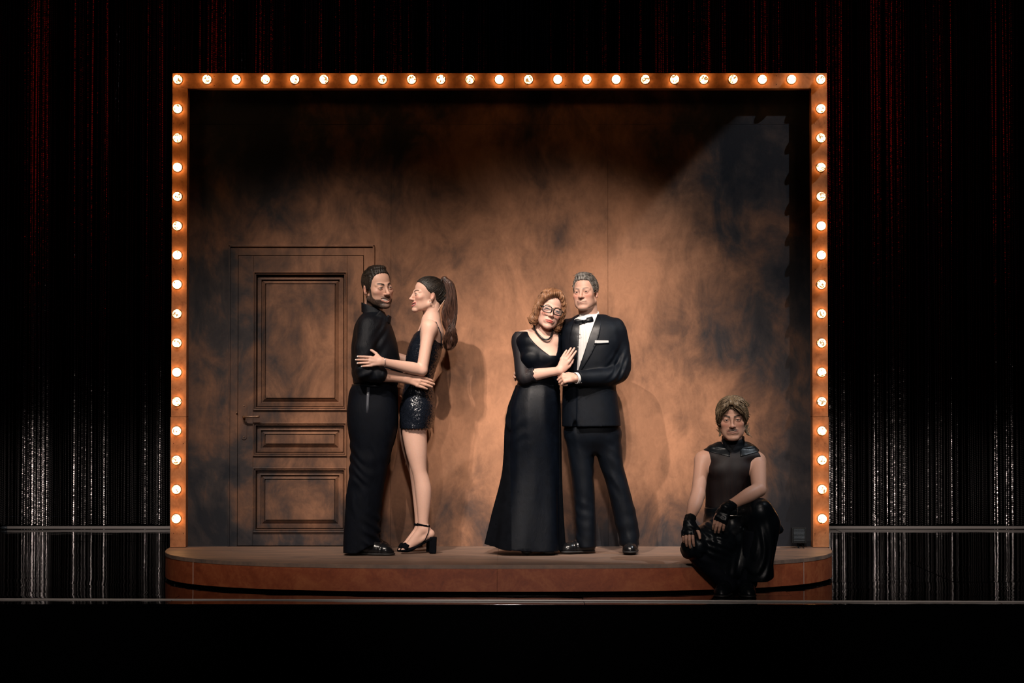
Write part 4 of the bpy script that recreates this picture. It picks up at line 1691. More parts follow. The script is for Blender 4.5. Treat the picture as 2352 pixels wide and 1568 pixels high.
    v.add(Loft([lrow(716, 836, 880, .085, -.50), lrow(728, 826, 890, .135, -.50), lrow(745, 817, 898, .178, -.50), lrow(775, 810, 908, .182, -.50), lrow(815, 808, 917, .172, -.50), lrow(850, 808, 918, .163, -.50),
                lrow(876, 812, 915, .155, -.50), lrow(890, 818, 912, .145, -.50)], 2.2, 0, fold, .02))
    v.add(chain([T(870, 748, -.36), T(897, 848, -.26), T(912, 852, -.25)], [.058, .052, .046], .02), .035)
    slv = v.like()
    slv.add(chain([T(846, 748, -.645), T(838, 800, -.70), T(838, 852, -.715), T(880, 861, -.703)], [.062, .058, .056, .050], .02))
    cp = wr - el; cp = cp / np.linalg.norm(cp)
    c0 = T(872, 859.5, -.704)
    slv.cut(lambda x, y, z: np.where(z < T(0, 825, -.7)[2], (x - c0[0]) * cp[0] + (y - c0[1]) * cp[1] + (z - c0[2]) * cp[2], -1.0), .003)
    slv.add(chain([T(863, 858, -.707), T(869, 859, -.705)], [.0535, .053], 0), .004)
    v.d = smin(v.d, slv.d, .03)
    # creases at the elbow and down the sleeve
    e3 = T(838, 850, -.70)
    v.push(lambda x, y, z: .0045 * np.sin((x * 55 - z * 95) + np.sin(y * 40)) * np.exp(-((x - e3[0]) / .07) ** 2 - ((z - e3[2]) / .09) ** 2) * (y < -.55))
    v.push(lambda x, y, z: wrinkle(x, y, z, (1, .3, -.55), 17, .0050, 3) * sstep(1.72, 1.55, z + 0 * x))
    v.push(lambda x, y, z: wrinkle(x, y, z, (.8, .3, .8), 21, .0040, 5) * np.exp(-((z - e3[2] + .03) / .10) ** 2))
    # collar
    cc = T(857, 717, -.515)
    v.add(Fun(cc - .12, cc + .12, lambda x, y, z: np.maximum(np.abs(np.sqrt(((x - cc[0] + (z - cc[2]) * .25) / 1.02) ** 2 + (y - cc[1]) ** 2) - (.066 - (z - cc[2]) * .22)) - .0045, np.abs(z - cc[2] - .002 + (x - cc[0]) * .42) - .030)), .006)
    fl = [T(862, 712, -.60), T(884, 738, -.625)]
    v.add(Slab(T(876, 728, -.612), (.034, .006, .026), .005, 22, 0, 42), .008)
    v.add(Slab(T(893, 733, -.585), (.018, .006, .024), .005, 55, 0, 20), .008)
    # open neck
    v.sub(Con(T(893, 708, -.64), T(893, 735, -.66), .022, .010), .006)
    sh_o = sdf_object('shirt', [v], M['shirt_black'], root)
    for py in (752, 775, 800, 826, 853):
        q = T(889 + (py - 752) * .13, py, -.611 - .010 * math.sin((py - 752) / 101 * math.pi))
        link_mesh('button', tube_mesh('button', [q, q + v3(.003, -.003, 0)], .0045, 8), M['bead'], sh_o)
    # trousers
    v = Vol(v3(T(770, 0, -.5)[0], -.74, STAGE + .004), v3(T(935, 0, -.5)[0], -.27, T(0, 876, -.5)[2]), .0040)
    v.add(Loft([lrow(880, 811, 912, .150, -.50), lrow(895, 804, 914, .155, -.50), lrow(925, 799, 914, .165, -.50), lrow(960, 800, 912, .170, -.50), lrow(1000, 806, 906, .165, -.50), lrow(1050, 812, 890, .12, -.50)], 2.3, 0, None, .03))
    for yy, dx in ((-.60, 0), (-.415, 6)):
        rows = [lrow(905, 835, 885, .030, yy), lrow(940, 808 + dx, 904, .074, yy), lrow(975, 803 + dx, 908 + dx * .3, .084, yy), lrow(1010, 808 + dx, 902, .086, yy), lrow(1050, 807 + dx, 894, .084, yy), lrow(1100, 802 + dx, 884, .083, yy), lrow(1150, 795 + dx, 876, .084, yy),
                lrow(1200, 790 + dx, 870, .087, yy), lrow(1245, 787 + dx, 869, .090, yy), lrow(1268, 787 + dx, 866, .090, yy)]
        v.add(Loft(rows, 2.3, 0, lambda a, z: .030 * np.sin(a * 3 + 1.1) * sstep(1.1, .5, z) + .020 * np.sin(a * 5 + z * 6) * sstep(1.0, .7, z)), .05)
    h0 = T(846, 1262, -.6)
    v.push(lambda x, y, z: .006 * np.sin(z * 95 + x * 60 + np.sin(y * 30)) * sstep(.50, .26, z + 0 * x) * sstep(h0[0] - .06, h0[0] + .02, x + 0 * z))
    v.push(lambda x, y, z: wrinkle(x, y, z, (.5, .4, .8), 11, .006, 8) * sstep(1.0, .85, z + 0 * x) + wrinkle(x, y, z, (1, .5, .15), 9, .007, 9) * sstep(1.0, .6, z + 0 * x))
    # hem lifts over the instep
    v.cut(lambda x, y, z: STAGE + .012 + np.clip((x - T(822, 0, -.6)[0]) * .55, 0, .05) - z + 0 * y, .004)
    tr = sdf_object('trousers', [v], M['trouser_black'], root)
    # satin stripe down the side seam
    me = []
    pts = [T(846, 889, -.6585), T(845, 910, -.6725), T(844, 930, -.6785), T(843.5, 948, -.683)]
    link_mesh('side_stripe', tube_mesh('side_stripe', pts, [(.0035, .0095)] * 4, 8), M['satin_stripe'], tr)
    bl_ = link_mesh('belt', tube_mesh('belt', [v3(T(861.5, 0, -.5)[0] + .137 * math.cos(a), -.50 + .156 * math.sin(a), T(0, 886, -.5)[2]) for a in np.linspace(0, 2 * math.pi, 40, False)], [(.003, .011)] * 40, 8, closed=True), M['leather'], tr)
    # shoes
    shoe('shoe', T(828, 1272.5, -.60), T(904, 1272.5, -.64), root)
    shoe('shoe', T(838, 1267, -.42), T(898, 1267, -.41), root)
    return root


person_young_man()


# ------------------------------------------------------------------ young woman with the ponytail
def person_young_woman():
    Yc = -.46
    root = empty('person', (T(965, 1000, Yc)[0], Yc, STAGE))
    tag(root, 'woman with a long brown ponytail in a short black sequin dress and block heels', 'person', 'people on stage')
    Mh = xf(T(981.5, 677, -.455), -72, -3, 2, .97)
    hd = Head(Mh, skin=(.62, .385, .30), jaw=.92, nose=1.0, smile=1.0, mouth_open=.0060, female=True, brow=(.035, .020, .014), brow_w=.9, lash=.9, eye=.9, gaze=(-.1, -1, 0), lip=(.42, .12, .12), blush=.5)
    ops = hd.ops()
    A = lambda p, k: ops.append(('add', p, k))
    A(Con(tp(Mh, (0, .034, -.055)), T(990, 742, -.45), .050, .052), .02)
    A(Con(T(990, 740, -.45), T(990, 765, -.45), .055, .075), .03)
    # torso (seen from her left side)
    A(Loft([lrow(742, 972, 1006, .10, -.45), lrow(758, 962, 1014, .150, -.45), lrow(785, 947, 1014, .150, -.45), lrow(815, 938, 1010, .140, -.45), lrow(850, 937, 997, .120, -.45), lrow(880, 934, 990, .118, -.45),
            lrow(915, 928, 996, .145, -.45), lrow(950, 925, 997, .160, -.45), lrow(985, 926, 990, .155, -.45)], 2.1, 0, None, .03), .03)
    # near arm across to his sleeve
    sh, el, wr = T(986, 752, -.605), T(969, 850, -.650), T(880, 831, -.765)
    A(Ell(sh + v3(.0, .01, -.005), (.050, .050, .050)), .03)
    A(Tube([(sh, .044, .046), (sh * .6 + el * .4, .037, .042), (el, .034, .036)], (1, 0, 0)), .02)
    A(Tube([(el, .034, .036), (el * .7 + wr * .3, .031, .037), (el * .3 + wr * .7, .022, .028), (wr, .0185, .0245), (wr + (wr - el) * .06, .017, .026)], (0, 1, .1)), .010)
    Hh = xfa(wr, T(824, 829, -.800) - wr, (-.10, -1.0, .12), .93, True)
    ops += hand_ops(Hh, curls=[(4, 14, 10), (6, 14, 10), (8, 14, 10), (10, 16, 12)], spread=2.4, thumb=(52, 4), thin=.92)
    tips = list(hand_ops.tips)
    # far arm: round his back
    s2, e2, w2 = T(992, 752, -.30), T(955, 835, -.235), T(905, 815, -.235)
    A(chain([s2, e2], [.042, .034], 0), .02)
    A(chain([e2, w2], [.033, .022], 0), .012)
    ops += hand_ops(xfa(w2, T(850, 815, -.27) - w2, (0, 1, .1), .93, False), (15, 20, 12), 3, (30, 5))
    # legs
    def leg(dx, yy, dz=0):
        r = lambda py, xl, xr: ((T((xl + xr) / 2 + dx, py, yy)), (T(xr, py, yy)[0] - T(xl, py, yy)[0]) / 2)
        rows = []
        for py, xl, xr, t in ((940, 928, 982, .074), (985, 923.5, 980, .075), (1030, 931, 981, .070), (1065, 941, 980, .058), (1085, 947, 981, .052), (1105, 951, 987, .050), (1125, 953.5, 991, .050), (1150, 956, 990, .045),
                              (1180, 959, 986, .036), (1200, 960, 984, .032), (1215, 961, 986, .031)):
            c, w = r(py, xl, xr)
            rows.append((c, w, t))
        A(Tube(rows, (1, 0, 0), 8), .02)
        # foot in a high sandal: ankle, heel, instep, ball, toes
        an, he = T(973 + dx, 1213, yy), T(988 + dx, 1226, yy)
        ba, to = T(938 + dx, 1255, yy - .012), T(925 + dx, 1260, yy - .018)
        A(Con(an, he, .030, .026), .012)
        A(Con(an, ba, .031, .024), .014)
        A(Con(he, ba, .024, .020), .014)
        A(Con(ba, ba * .4 + to * .6, .022, .016), .01)
        toes = []
        for i in range(5):
            o_ = (i - 2) * .0125
            e = to + v3(.004 * abs(i - 1.2) - (.004 if i == 0 else 0), o_, -.003)
            toes.append(Con(ba * .35 + to * .65 + v3(0, o_, -.002), e, .0085 if i else .0105, .0068 if i else .009))
        A(Grp(toes, .0005), .003)
        return rows, an, he, ba, to
    leg(0, -.515)
    # far leg a little forward
    leg(-7, -.36)
    zz = lambda py: T(0, py, -.46)[2]
    bl = [(v3(T(930, 0, -.46)[0], -.66, zz(735)), v3(T(1040, 0, -.46)[0], -.28, zz(628)), .0021),
          (v3(T(815, 0, -.46)[0], -.82, zz(900)), v3(T(1035, 0, -.46)[0], -.18, zz(735)), .0027),
          (v3(T(905, 0, -.46)[0], -.64, STAGE), v3(T(1015, 0, -.46)[0], -.24, zz(900)), .0030)]
    body_object('body', ops, bl, hd, root, hd.skin, lambda p, c: near_col(p, c, tips, .0062, (.85, .78, .74)))
    hd.extras(root)

    # hair pulled back into a high ponytail
    def line(x, y, z):
        yy = np.array([-.12, -.085, -.066, -.050, -.034, -.018, .0, .030, .06, .09, .13])
        hh = np.array([.084, .082, .077, .066, .050, .026, .012, .012, -.034, -.048, -.052])
        return np.interp(y, yy, hh) - z
    tie = v3(0, .090, .090)
    cap = hair_cap('hair', hd, root, M['hair_dark'], (.004, .005, .006), line, extra=[(Ell((0, .085, .085), (.022, .024, .022)), .015), (Ell((0, .06, -.02), (.045, .045, .045)), .03)],
                   groove=lambda x, y, z: .0010 * np.sin(np.arctan2(x, z - .02 - y * .4) * 60 + np.sin(y * 50)))
    fuzz('hair_strands', cap, hd, 700, lambda q: tie - q, .050, .015, .0010, M['hair_dark'], cap, 5, 6, None, 0, .05)
    pts = [T(1012, 648, -.45), T(1021, 641, -.45), T(1031, 652, -.45), T(1036, 680, -.45), T(1033, 710, -.45), T(1032, 738, -.45), T(1036, 760, -.45), T(1035, 780, -.45), T(1031, 797, -.45), T(1031, 808, -.45)]
    rad = np.array([.014, .020, .030, .035, .035, .036, .040, .034, .024, .010])
    g = np.random.default_rng(7)
    lines = []
    tt = np.linspace(0, len(pts) - 1, 28)
    P_ = np.stack([spline(np.arange(len(pts)), np.array(pts)[:, k], tt) for k in range(3)], 1)
    R_ = spline(np.arange(len(pts)), rad, tt)
    for i in range(640):
        a = g.uniform(0, 2 * math.pi); q = math.sqrt(g.uniform(0, 1))
        lock = math.floor(a / .9)
        ph = lock * 1.9 + g.normal(0, .25)
        tw = .013 * np.sin(tt * 1.9 + ph * .5) * sstep(1.5, 5, tt)
        a2 = a + .35 * np.sin(tt * .9 + lock)
        off = np.stack([np.cos(a2) * R_ * q * 1.05 + tw, np.sin(a2) * R_ * q * .95 + .5 * tw, np.zeros_like(tt)], 1)
        e = int(28 * g.uniform(.80, 1.0))
        lines.append((P_ + off + g.normal(0, .0012, 3))[:e])
    pt = strands('ponytail', lines, .0019, M['hair_brunette'], cap)
    v = Vol(*box_of(pts, .07), .004)
    v.add(chain(pts[:-1], list(rad[:-1] * .72), .02))
    v.push(lambda x, y, z: wrinkle(x, y, z, (1, .6, .1), 55, .004, 2, .5))
    sdf_object('ponytail_core', [v], M['hair_brunette'], cap)
    tie_c = T(1014, 646, -.45)
    link_mesh('hair_tie', tube_mesh('hair_tie', [tie_c + v3(.006 * math.cos(a), .020 * math.sin(a), .020 * math.cos(a)) for a in np.linspace(0, 6.283, 16, False)], .005, 6, closed=True), M['hair_dark'], cap)
    link_mesh('microphone_wire', tube_mesh('microphone_wire', [T(1021, 689, -.480), T(1014, 699, -.480), T(1008, 709, -.478), T(1003, 721, -.478)], .0016, 6), M['skin_wire'], root)
    # earring
    ear = tp(Mh, (.074, .006, -.040))
    link_mesh('earring', tube_mesh('earring', [ear + v3(.008 * math.sin(a), -.004, .011 * math.cos(a)) for a in np.linspace(0, 6.283, 18, False)], .0014, 6, closed=True), M['silver'], root)

    # sequin dress
    v = Vol(v3(T(905, 0, -.46)[0], -.68, zz(992)), v3(T(1030, 0, -.46)[0], -.24, zz(748)), .0032)
    v.add(Loft([lrow(750, 960, 1016, .140, -.45), lrow(770, 950, 1017, .150, -.45), lrow(795, 938, 1016, .150, -.45), lrow(820, 932.5, 1012, .145, -.45), lrow(850, 932, 1000, .128, -.45), lrow(875, 930, 994, .126, -.45),
                lrow(905, 924, 997, .148, -.45), lrow(940, 918, 1000.5, .168, -.45), lrow(965, 918, 998, .170, -.45), lrow(986, 919, 991, .170, -.45)], 2.1, 0, lambda a, z: .010 * np.sin(a * 5 + z * 40), .01))
    # neckline: scooped at the sides and back
    n0, n1 = T(966, 757, -.45), T(1013, 800, -.45)
    arm = T(985, 770, -.62)
    v.sub(Con(arm + v3(.0, 0, .06), arm + v3(.004, 0, -.045), .052, .040), .01)
    v.sub(Con(arm + v3(0, .36, .06), arm + v3(.004, .36, -.045), .052, .040), .01)
    v.cut(lambda x, y, z: z - (zz(760) - .9 * np.abs(x - T(985, 0, -.45)[0] - .0) * 0 - sstep(T(985, 0, -.45)[0], T(1012, 0, -.45)[0], x) * .075 - sstep(T(965, 0, -.45)[0], T(950, 0, -.45)[0], x) * .02) + 0 * y, .006)
    v.push(lambda x, y, z: wrinkle(x, y, z, (.25, .2, 1), 14, .0045, 4) * np.exp(-((z - zz(880)) / .06) ** 2))
    v.cut(lambda x, y, z: zz(983.5) + .003 * np.sin(x * 300) - z + 0 * y, 0)
    dr = sdf_object('dress', [v], M['sequin'], root)
    for dy in (-.105, .105):
        pts2 = [T(960, 772, -.45 + dy), T(968, 748, -.45 + dy * .9), T(984, 734.5, -.45 + dy * .80), T(1002, 740, -.45 + dy * .82), T(1013, 766, -.45 + dy * .9), T(1016, 800, -.45 + dy * .9)]
        link_mesh('strap', tube_mesh('strap', pts2, .0030, 6), M['sequin'], dr)
    # bracelet
    wv = (wr - el) / np.linalg.norm(wr - el)
    s_ = np.cross(wv, (0, 0, 1)); s_ /= np.linalg.norm(s_); u_ = np.cross(s_, wv)
    bc = wr - wv * .004
    link_mesh('bracelet', tube_mesh('bracelet', [bc + s_ * .0215 * math.cos(a) + u_ * .0275 * math.sin(a) + wv * .006 * math.sin(a) for a in np.linspace(0, 6.283, 28, False)], .0026, 6, closed=True), M['silver'], root)

    # block-heeled sandals
    for dx, yy in ((0, -.515), (-7, -.36)):
        w = Vol(v3(T(905 + dx, 0, yy)[0], yy - .09, STAGE), v3(T(1012 + dx, 0, yy)[0], yy + .07, zz(1196)), .0022)
        ba, to, he = T(940 + dx, 1261.5, yy - .012), T(924 + dx, 1263, yy - .018), T(990 + dx, 1237, yy)
        # sole rising from the platform to the heel
        sole = Tube([(to, .037, .0140), (ba, .039, .0155), (T(962 + dx, 1253, yy - .006), .031, .007), (he, .031, .006)], (0, 1, 0), 4)
        w.add(sole)
        w.add(Slab((T(994.5 + dx, 1251, yy)), (.0215, .030, .049), .005, 0, 0, 2), .006)
        w.cut(lambda x, y, z: STAGE + .0005 - z + 0 * x + 0 * y, 0)
        sd = sdf_object('sandal', [w], M['velvet'], root)
        # straps
        a0 = T(931 + dx, 1256, yy - .014)
        link_mesh('toe_strap', tube_mesh('toe_strap', [a0 + v3(.006 * math.cos(t) + .012 * math.sin(t), .037 * math.cos(t), .028 * math.sin(t) - .006) for t in np.linspace(0, math.pi, 12)], [(.0030, .021)] * 12, 8), M['velvet'], sd)
        an = T(972.5 + dx, 1205, yy)
        link_mesh('ankle_strap', tube_mesh('ankle_strap', [an + v3(.0385 * math.cos(t), .034 * math.sin(t), -.007 * math.cos(t) - .001) for t in np.linspace(0, 2 * math.pi, 24, False)], [(.0024, .0062)] * 24, 8, closed=True), M['velvet'], sd)
        for sg in (-1, 1):
            link_mesh('heel_strap', tube_mesh('heel_strap', [T(986 + dx, 1209, yy + sg * .030), T(984 + dx, 1222, yy + sg * .033), T(976 + dx, 1240, yy + sg * .032), T(966 + dx, 1250, yy + sg * .031)], [(.0060, .0025)] * 4, 8), M['velvet'], sd)
        link_mesh('buckle', tube_mesh('buckle', [T(983 + dx, 1206, yy - .036) + v3(.005 * math.cos(t), -.001, .004 * math.sin(t)) for t in np.linspace(0, 6.283, 10, False)], .0011, 6, closed=True), M['silver'], sd)
    return root


person_young_woman()


# ------------------------------------------------------------------ older woman in the long gown
def person_older_woman():
    Yc = -.52
    root = empty('person', (T(1225, 1000, Yc)[0], Yc, STAGE))
    tag(root, 'woman with auburn bob and black glasses in a long black satin gown', 'person', 'people on stage')
    zz = lambda py: T(0, py, Yc)[2]
    xx = lambda px: T(px, 800, Yc)[0]
    Mh = xf(T(1262.5, 712.5, -.55), 9, 1, 15, 1.02)
    hd = Head(Mh, skin=(.63, .39, .31), jaw=.95, nose=.98, smile=.05, female=True, brow=(.17, .085, .05), brow_w=.7, lash=.8, eye=.95, age=1, lip=(.52, .055, .045), gaze=(-.05, -1, .03), blush=.7)
    ops = hd.ops()
    A = lambda p, k: ops.append(('add', p, k))
    A(Con(tp(Mh, (0, .030, -.055)), T(1246, 772, -.50), .049, .055), .022)
    A(Con(T(1246, 766, -.50), T(1200, 776, -.50), .045, .044), .04)
    A(Con(T(1246, 766, -.50), T(1286, 776, -.48), .045, .044), .04)
    A(Loft([lrow(762, 1225, 1266, .06, Yc), lrow(776, 1192, 1288, .085, Yc), lrow(800, 1192, 1288, .105, Yc), lrow(835, 1197, 1287, .118, Yc), lrow(880, 1195, 1278, .095, Yc), lrow(940, 1180, 1278, .11, Yc)], 2.2, 0, None, .03), .03)
    A(Ell(T(1220, 822, -.60), (.060, .050, .058)), .03)
    A(Ell(T(1265, 824, -.60), (.060, .050, .058)), .03)
    sh, el, wr = T(1196, 780, -.50), T(1206, 864, -.60), T(1284, 851, -.700)
    A(chain([sh, el], [.046, .040], 0), .02)
    A(Tube([(el, .040, .040), (el * .7 + wr * .3, .036, .038), (el * .3 + wr * .7, .026, .029), (wr, .021, .025), (wr + (wr - el) * .05, .019, .024)], (0, 1, 0)), .012)
    Hh = xfa(wr, T(1315, 798, -.700) - wr, (-.30, -.93, -.10), .93, True)
    ops += hand_ops(Hh, curls=[(4, 8, 6), (4, 8, 6), (5, 9, 6), (7, 10, 8)], spread=1.2, thumb=(20, -4), thin=.95)
    s2, e2 = T(1284, 784, -.44), T(1300, 862, -.34)
    A(chain([s2, e2, T(1340, 880, -.33)], [.042, .036, .028], 0), .02)
    for px in (1205, 1255):
        A(chain([T(px, 930, Yc), T(px + 2, 1100, Yc), T(px + 3, 1235, Yc)], [.075, .050, .035], .01), .03)
        A(chain([T(px + 3, 1235, Yc), T(px + 3, 1252, Yc - .08)], [.032, .024], .01), .02)
        A(Con(T(px + 3, 1252, Yc - .06), T(px + 2, 1262, Yc - .135), .028, .018), .02)
    bl = [(v3(xx(1205), -.76, zz(760)), v3(xx(1315), -.36, zz(660)), .0021),
          (v3(xx(1165), -.80, zz(895)), v3(xx(1350), -.26, zz(760)), .0027),
          (v3(xx(1165), -.74, STAGE), v3(xx(1300), -.36, zz(895)), .006)]
    body_object('body', ops, bl, hd, root, hd.skin)
    hd.extras(root)

    # auburn bob
    def line(x, y, z):
        yy = np.array([-.12, -.085, -.060, -.045, -.03, -.01, .02, .05, .13])
        hh = np.array([.078, .074, .058, .030, -.03, -.06, -.08, -.09, -.09])
        part = np.where(x > .008, .022 - (x - .008) * .35, 0.020 - (.008 - x) * .55) * (y < -.04)
        return np.interp(y, yy, hh) - z + part
    ex = [(Ell((-.074, .010, -.030), (.024, .052, .070)), .03), (Ell((.073, .010, -.030), (.022, .052, .072)), .03), (Ell((0, .070, -.040), (.070, .045, .062)), .03),
          (Ell((-.084, -.005, -.078), (.028, .034, .028)), .025), (Ell((.074, -.002, -.086), (.022, .036, .028)), .025), (Ell((-.015, -.025, .110), (.058, .048, .018), roll=-10), .02),
          (chain([(.012, -.074, .108), (-.026, -.084, .094), (-.060, -.070, .062), (-.079, -.046, .014), (-.086, -.034, -.035)], [.011, .013, .014, .015, .015], .01), .015),
          (chain([(.014, -.074, .108), (.040, -.080, .090), (.064, -.066, .054), (.077, -.046, .005), (.080, -.034, -.04)], [.010, .011, .012, .013, .014], .01), .015)]
    cap = hair_cap('hair', hd, root, M['hair_auburn'], (.014, .010, .018), line, extra=ex, lo=-.17, groove=lambda x, y, z: .0022 * np.sin(np.arctan2(y + .02, x) * 34 + z * 40 + np.sin(z * 60) * 1.3))
    comb = lambda q: np.stack([np.sign(q[:, 0] - .01) * (.55 - 5 * np.clip(-.05 - q[:, 2], 0, .06) * 0) + 0 * q[:, 0], -.1 + q[:, 1] * 6, -.9 + 3 * np.clip(q[:, 2], 0, .1) * 0], 1)
    fuzz('hair_strands', cap, hd, 1500, comb, .036, .02, .0012, M['hair_auburn'], cap, 9, 7, lambda q: (q[:, 2] > -.10) & ~((np.abs(q[:, 0]) < .075) & (q[:, 1] < -.022) & (q[:, 2] < .125)), .16, .12)

    # glasses
    gl = empty_child('glasses', root)
    def lens_ring(s, w=.0265, h=.0195):
        c = (s * .0325, -.1045, -.004)
        pts = []
        for k in range(28):
            a = 2 * math.pi * k / 28
            ca, sa = math.cos(a), math.sin(a)
            px = math.copysign(abs(ca) ** .62, ca) * w
            pz = math.copysign(abs(sa) ** .62, sa) * h * (1.0 if sa > 0 else .98)
            pts.append((c[0] + px, c[1] + abs(c[0] + px) * .22 - .006, c[2] + pz))
        return pts
    for s in (-1, 1):
        rg = lens_ring(s)
        fr_ = link_mesh('lens_rim', tube_mesh('lens_rim', [tp(Mh, p) for p in rg], .0029, 8, closed=True), M['spectacle'], gl)
        bm = bmesh.new()
        bm.faces.new([bm.verts.new(tp(Mh, v3(p) + v3(0, .001, 0))) for p in rg])
        me = bm_mesh('lens', bm)
        link_mesh('lens', me, M['lens'], gl)
        link_mesh('temple', tube_mesh('temple', [tp(Mh, (s * .060, -.094, .004)), tp(Mh, (s * .070, -.080, .005)), tp(Mh, (s * .078, -.03, .004)), tp(Mh, (s * .080, .012, .002))], [(.0022, .0045)] * 4, 8), M['spectacle'], gl)
        link_mesh('silver_hinge', tube_mesh('silver_hinge', [tp(Mh, (s * .050, -.1035, .010)), tp(Mh, (s * .060, -.1005, .009))], .0016, 6), M['silver'], gl)
    link_mesh('bridge', tube_mesh('bridge', [tp(Mh, (-.007, -.1085, .004)), tp(Mh, (0, -.1115, .007)), tp(Mh, (.007, -.1085, .004))], .0028, 8), M['spectacle'], gl)

    # necklace
    key = [T(1226.5, 741, -.530), T(1228.5, 756, -.578), T(1238, 770, -.612), T(1251, 779.5, -.628), T(1262, 777, -.624), T(1268, 766, -.598), T(1269.5, 751, -.545), T(1262, 738, -.470), T(1245, 732, -.450), T(1231, 734, -.475)]
    tt = np.linspace(0, 10, 41)[:-1]
    kk = np.array(key[-2:] + key + key[:3])
    pts = [v3([spline(np.arange(-2, 13), kk[:, d], t) for d in range(3)]) for t in tt]
    link_mesh('necklace', tube_mesh('necklace', pts, .0058, 10, closed=True), M['bead'], root)

    # gown bodice
    v = Vol(v3(xx(1165), -.78, zz(905)), v3(xx(1310), -.34, zz(752)), .0032)
    v.add(Loft([lrow(762, 1200, 1284, .085, Yc), lrow(776, 1186, 1291, .108, Yc), lrow(800, 1185, 1292, .120, Yc), lrow(835, 1192, 1292, .128, Yc), lrow(865, 1190, 1286, .116, Yc), lrow(885, 1187, 1283, .108, Yc), lrow(900, 1181, 1284, .112, Yc)], 2.2, 0, None, .006))
    for px in (1222, 1263):
        v.add(Ell(T(px, 823, -.605), (.064, .056, .058)), .03)
    n0, n1 = T(1247, 752, -.60), T(1268, 812, -.64)
    def scoop(x, y, z):
        t = np.clip((zz(764) - z) / (zz(764) - zz(817)), 0, 1)
        xl = xx(1212) + (xx(1262) - xx(1212)) * t ** 1.5
        xr = xx(1282) - (xx(1282) - xx(1276)) * t ** 3
        return np.maximum(np.maximum(np.maximum(xl - x, x - xr), zz(817) - z), y + .44)
    v.sub(Fun(v3(xx(1195), -.78, zz(822)), v3(xx(1300), -.40, zz(745)), scoop), .006)
    v.push(lambda x, y, z: wrinkle(x, y, z, (.55, .2, .8), 20, .0090, 41, .4) * np.exp(-((z - zz(822)) / .035) ** 2) + wrinkle(x, y, z, (.1, .1, 1), 26, .0035, 43, .25) * np.exp(-((z - zz(884)) / .035) ** 2))
    sdf_object('gown_bodice', [v], M['gown'], root)
    # skirt
    v = Vol(v3(xx(1110), -.80, STAGE + .006), v3(xx(1302), -.26, zz(884)), .0042)
    rows = [lrow(878, 1188, 1283, .106, Yc), lrow(890, 1184, 1284, .112, Yc), lrow(905, 1178, 1285, .125, Yc), lrow(930, 1169, 1286, .140, Yc), lrow(960, 1163, 1287, .150, Yc), lrow(1000, 1159.5, 1288, .150, Yc), lrow(1050, 1157.5, 1289, .146, Yc),
            lrow(1090, 1154, 1290, .148, Yc), lrow(1130, 1146, 1290.5, .155, Yc), lrow(1170, 1136.5, 1291, .165, Yc), lrow(1210, 1128, 1292, .178, Yc), lrow(1262, 1116, 1294, .195, Yc)]
    v.add(Loft(rows, 2.3, 0, lambda a, z: sstep(.85, .2, z) * (.045 * np.sin(a * 6 + .6) + .030 * np.sin(a * 9 + 2.0 + z * 2)) + .010 * np.sin(a * 11 + z * 8), .004))
    v.push(lambda x, y, z: wrinkle(x, y, z, (.85, .2, -.45), 13, .0060, 47, .35) * np.exp(-((z - zz(985)) / .14) ** 2) * sstep(xx(1235), xx(1195), x))
    v.push(lambda x, y, z: wrinkle(x, y, z, (.15, .1, 1), 24, .0040, 49, .25) * np.exp(-((z - zz(895)) / .03) ** 2))
    v.cut(lambda x, y, z: np.interp(x, [xx(1115), xx(1160), xx(1230), xx(1292)], [zz(1246), zz(1254), zz(1259), zz(1262)]) - z + (y - Yc) * .04, 0)
    sk = sdf_object('gown_skirt', [v], M['gown'], root)
    # darker velvet panels let into the side seams
    v2 = v.like()
    v2.d = v.d - .0025
    def side(x, y, z):
        t = np.clip((zz(885) - z) / (zz(885) - zz(1262)), 0, 1)
        xl = np.interp(t, [0, .12, .35, .6, 1.0], [xx(1186), xx(1176), xx(1173), xx(1176), xx(1180)])
        lft = np.maximum(x - xl + .006 - .0, -1)
        lft = x - (xl - .012 * t)
        return np.minimum(lft, xx(1283) - x) + 0 * y
    v2.cut(lambda x, y, z: np.maximum(side(x, y, z), y + .50 + 0 * x), .003)
    sdf_object('velvet_side_panel', [v2], M['velvet'], sk)
    # sheer sleeve with beads and a lace edge
    v = Vol(v3(xx(1160), -.74, zz(888)), v3(xx(1255), -.40, zz(762)), .0030)
    wv = (wr - el) / np.linalg.norm(wr - el)
    v.add(Tube([(T(1209, 774, -.505), .040, .050), (sh + v3(-.004, 0, .002), .053, .054), (sh * .55 + el * .45 + v3(-.004, 0, 0), .052, .052), (el + v3(-.004, -.004, -.002), .050, .052), (el + wv * .045, .046, .050), (el + wv * .095, .046, .050)], (1, 0, 0), 5))
    ce = el + wv * .075
    v.cut(lambda x, y, z: (x - ce[0]) * wv[0] + (y - ce[1]) * wv[1] + (z - ce[2]) * wv[2] + .004 * np.sin(z * 200 + y * 150), .002)
    v.push(lambda x, y, z: wrinkle(x, y, z, (.6, .2, .8), 24, .0050, 53, .4) * np.exp(-((z - zz(858)) / .05) ** 2))
    sl = sdf_object('sheer_sleeve', [v], M['sheer'], root)
    g = np.random.default_rng(4)
    bm = bmesh.new()
    for i in range(46):
        if i < 30:
            row = i % 3
            t = .30 + .055 * (i // 3) + g.uniform(-.01, .01)
            c = sh * (1 - t) + el * t + v3((row - .3) * .016 + t * .012, -.0535 + row * row * .003, 0)
        else:
            c = el + wv * g.uniform(0, .06) + v3(g.uniform(-.02, .02), -.052, g.uniform(-.03, .035))
        bmesh.ops.create_icosphere(bm, subdivisions=1, radius=g.uniform(.0017, .0030), matrix=Matrix.Translation(c))
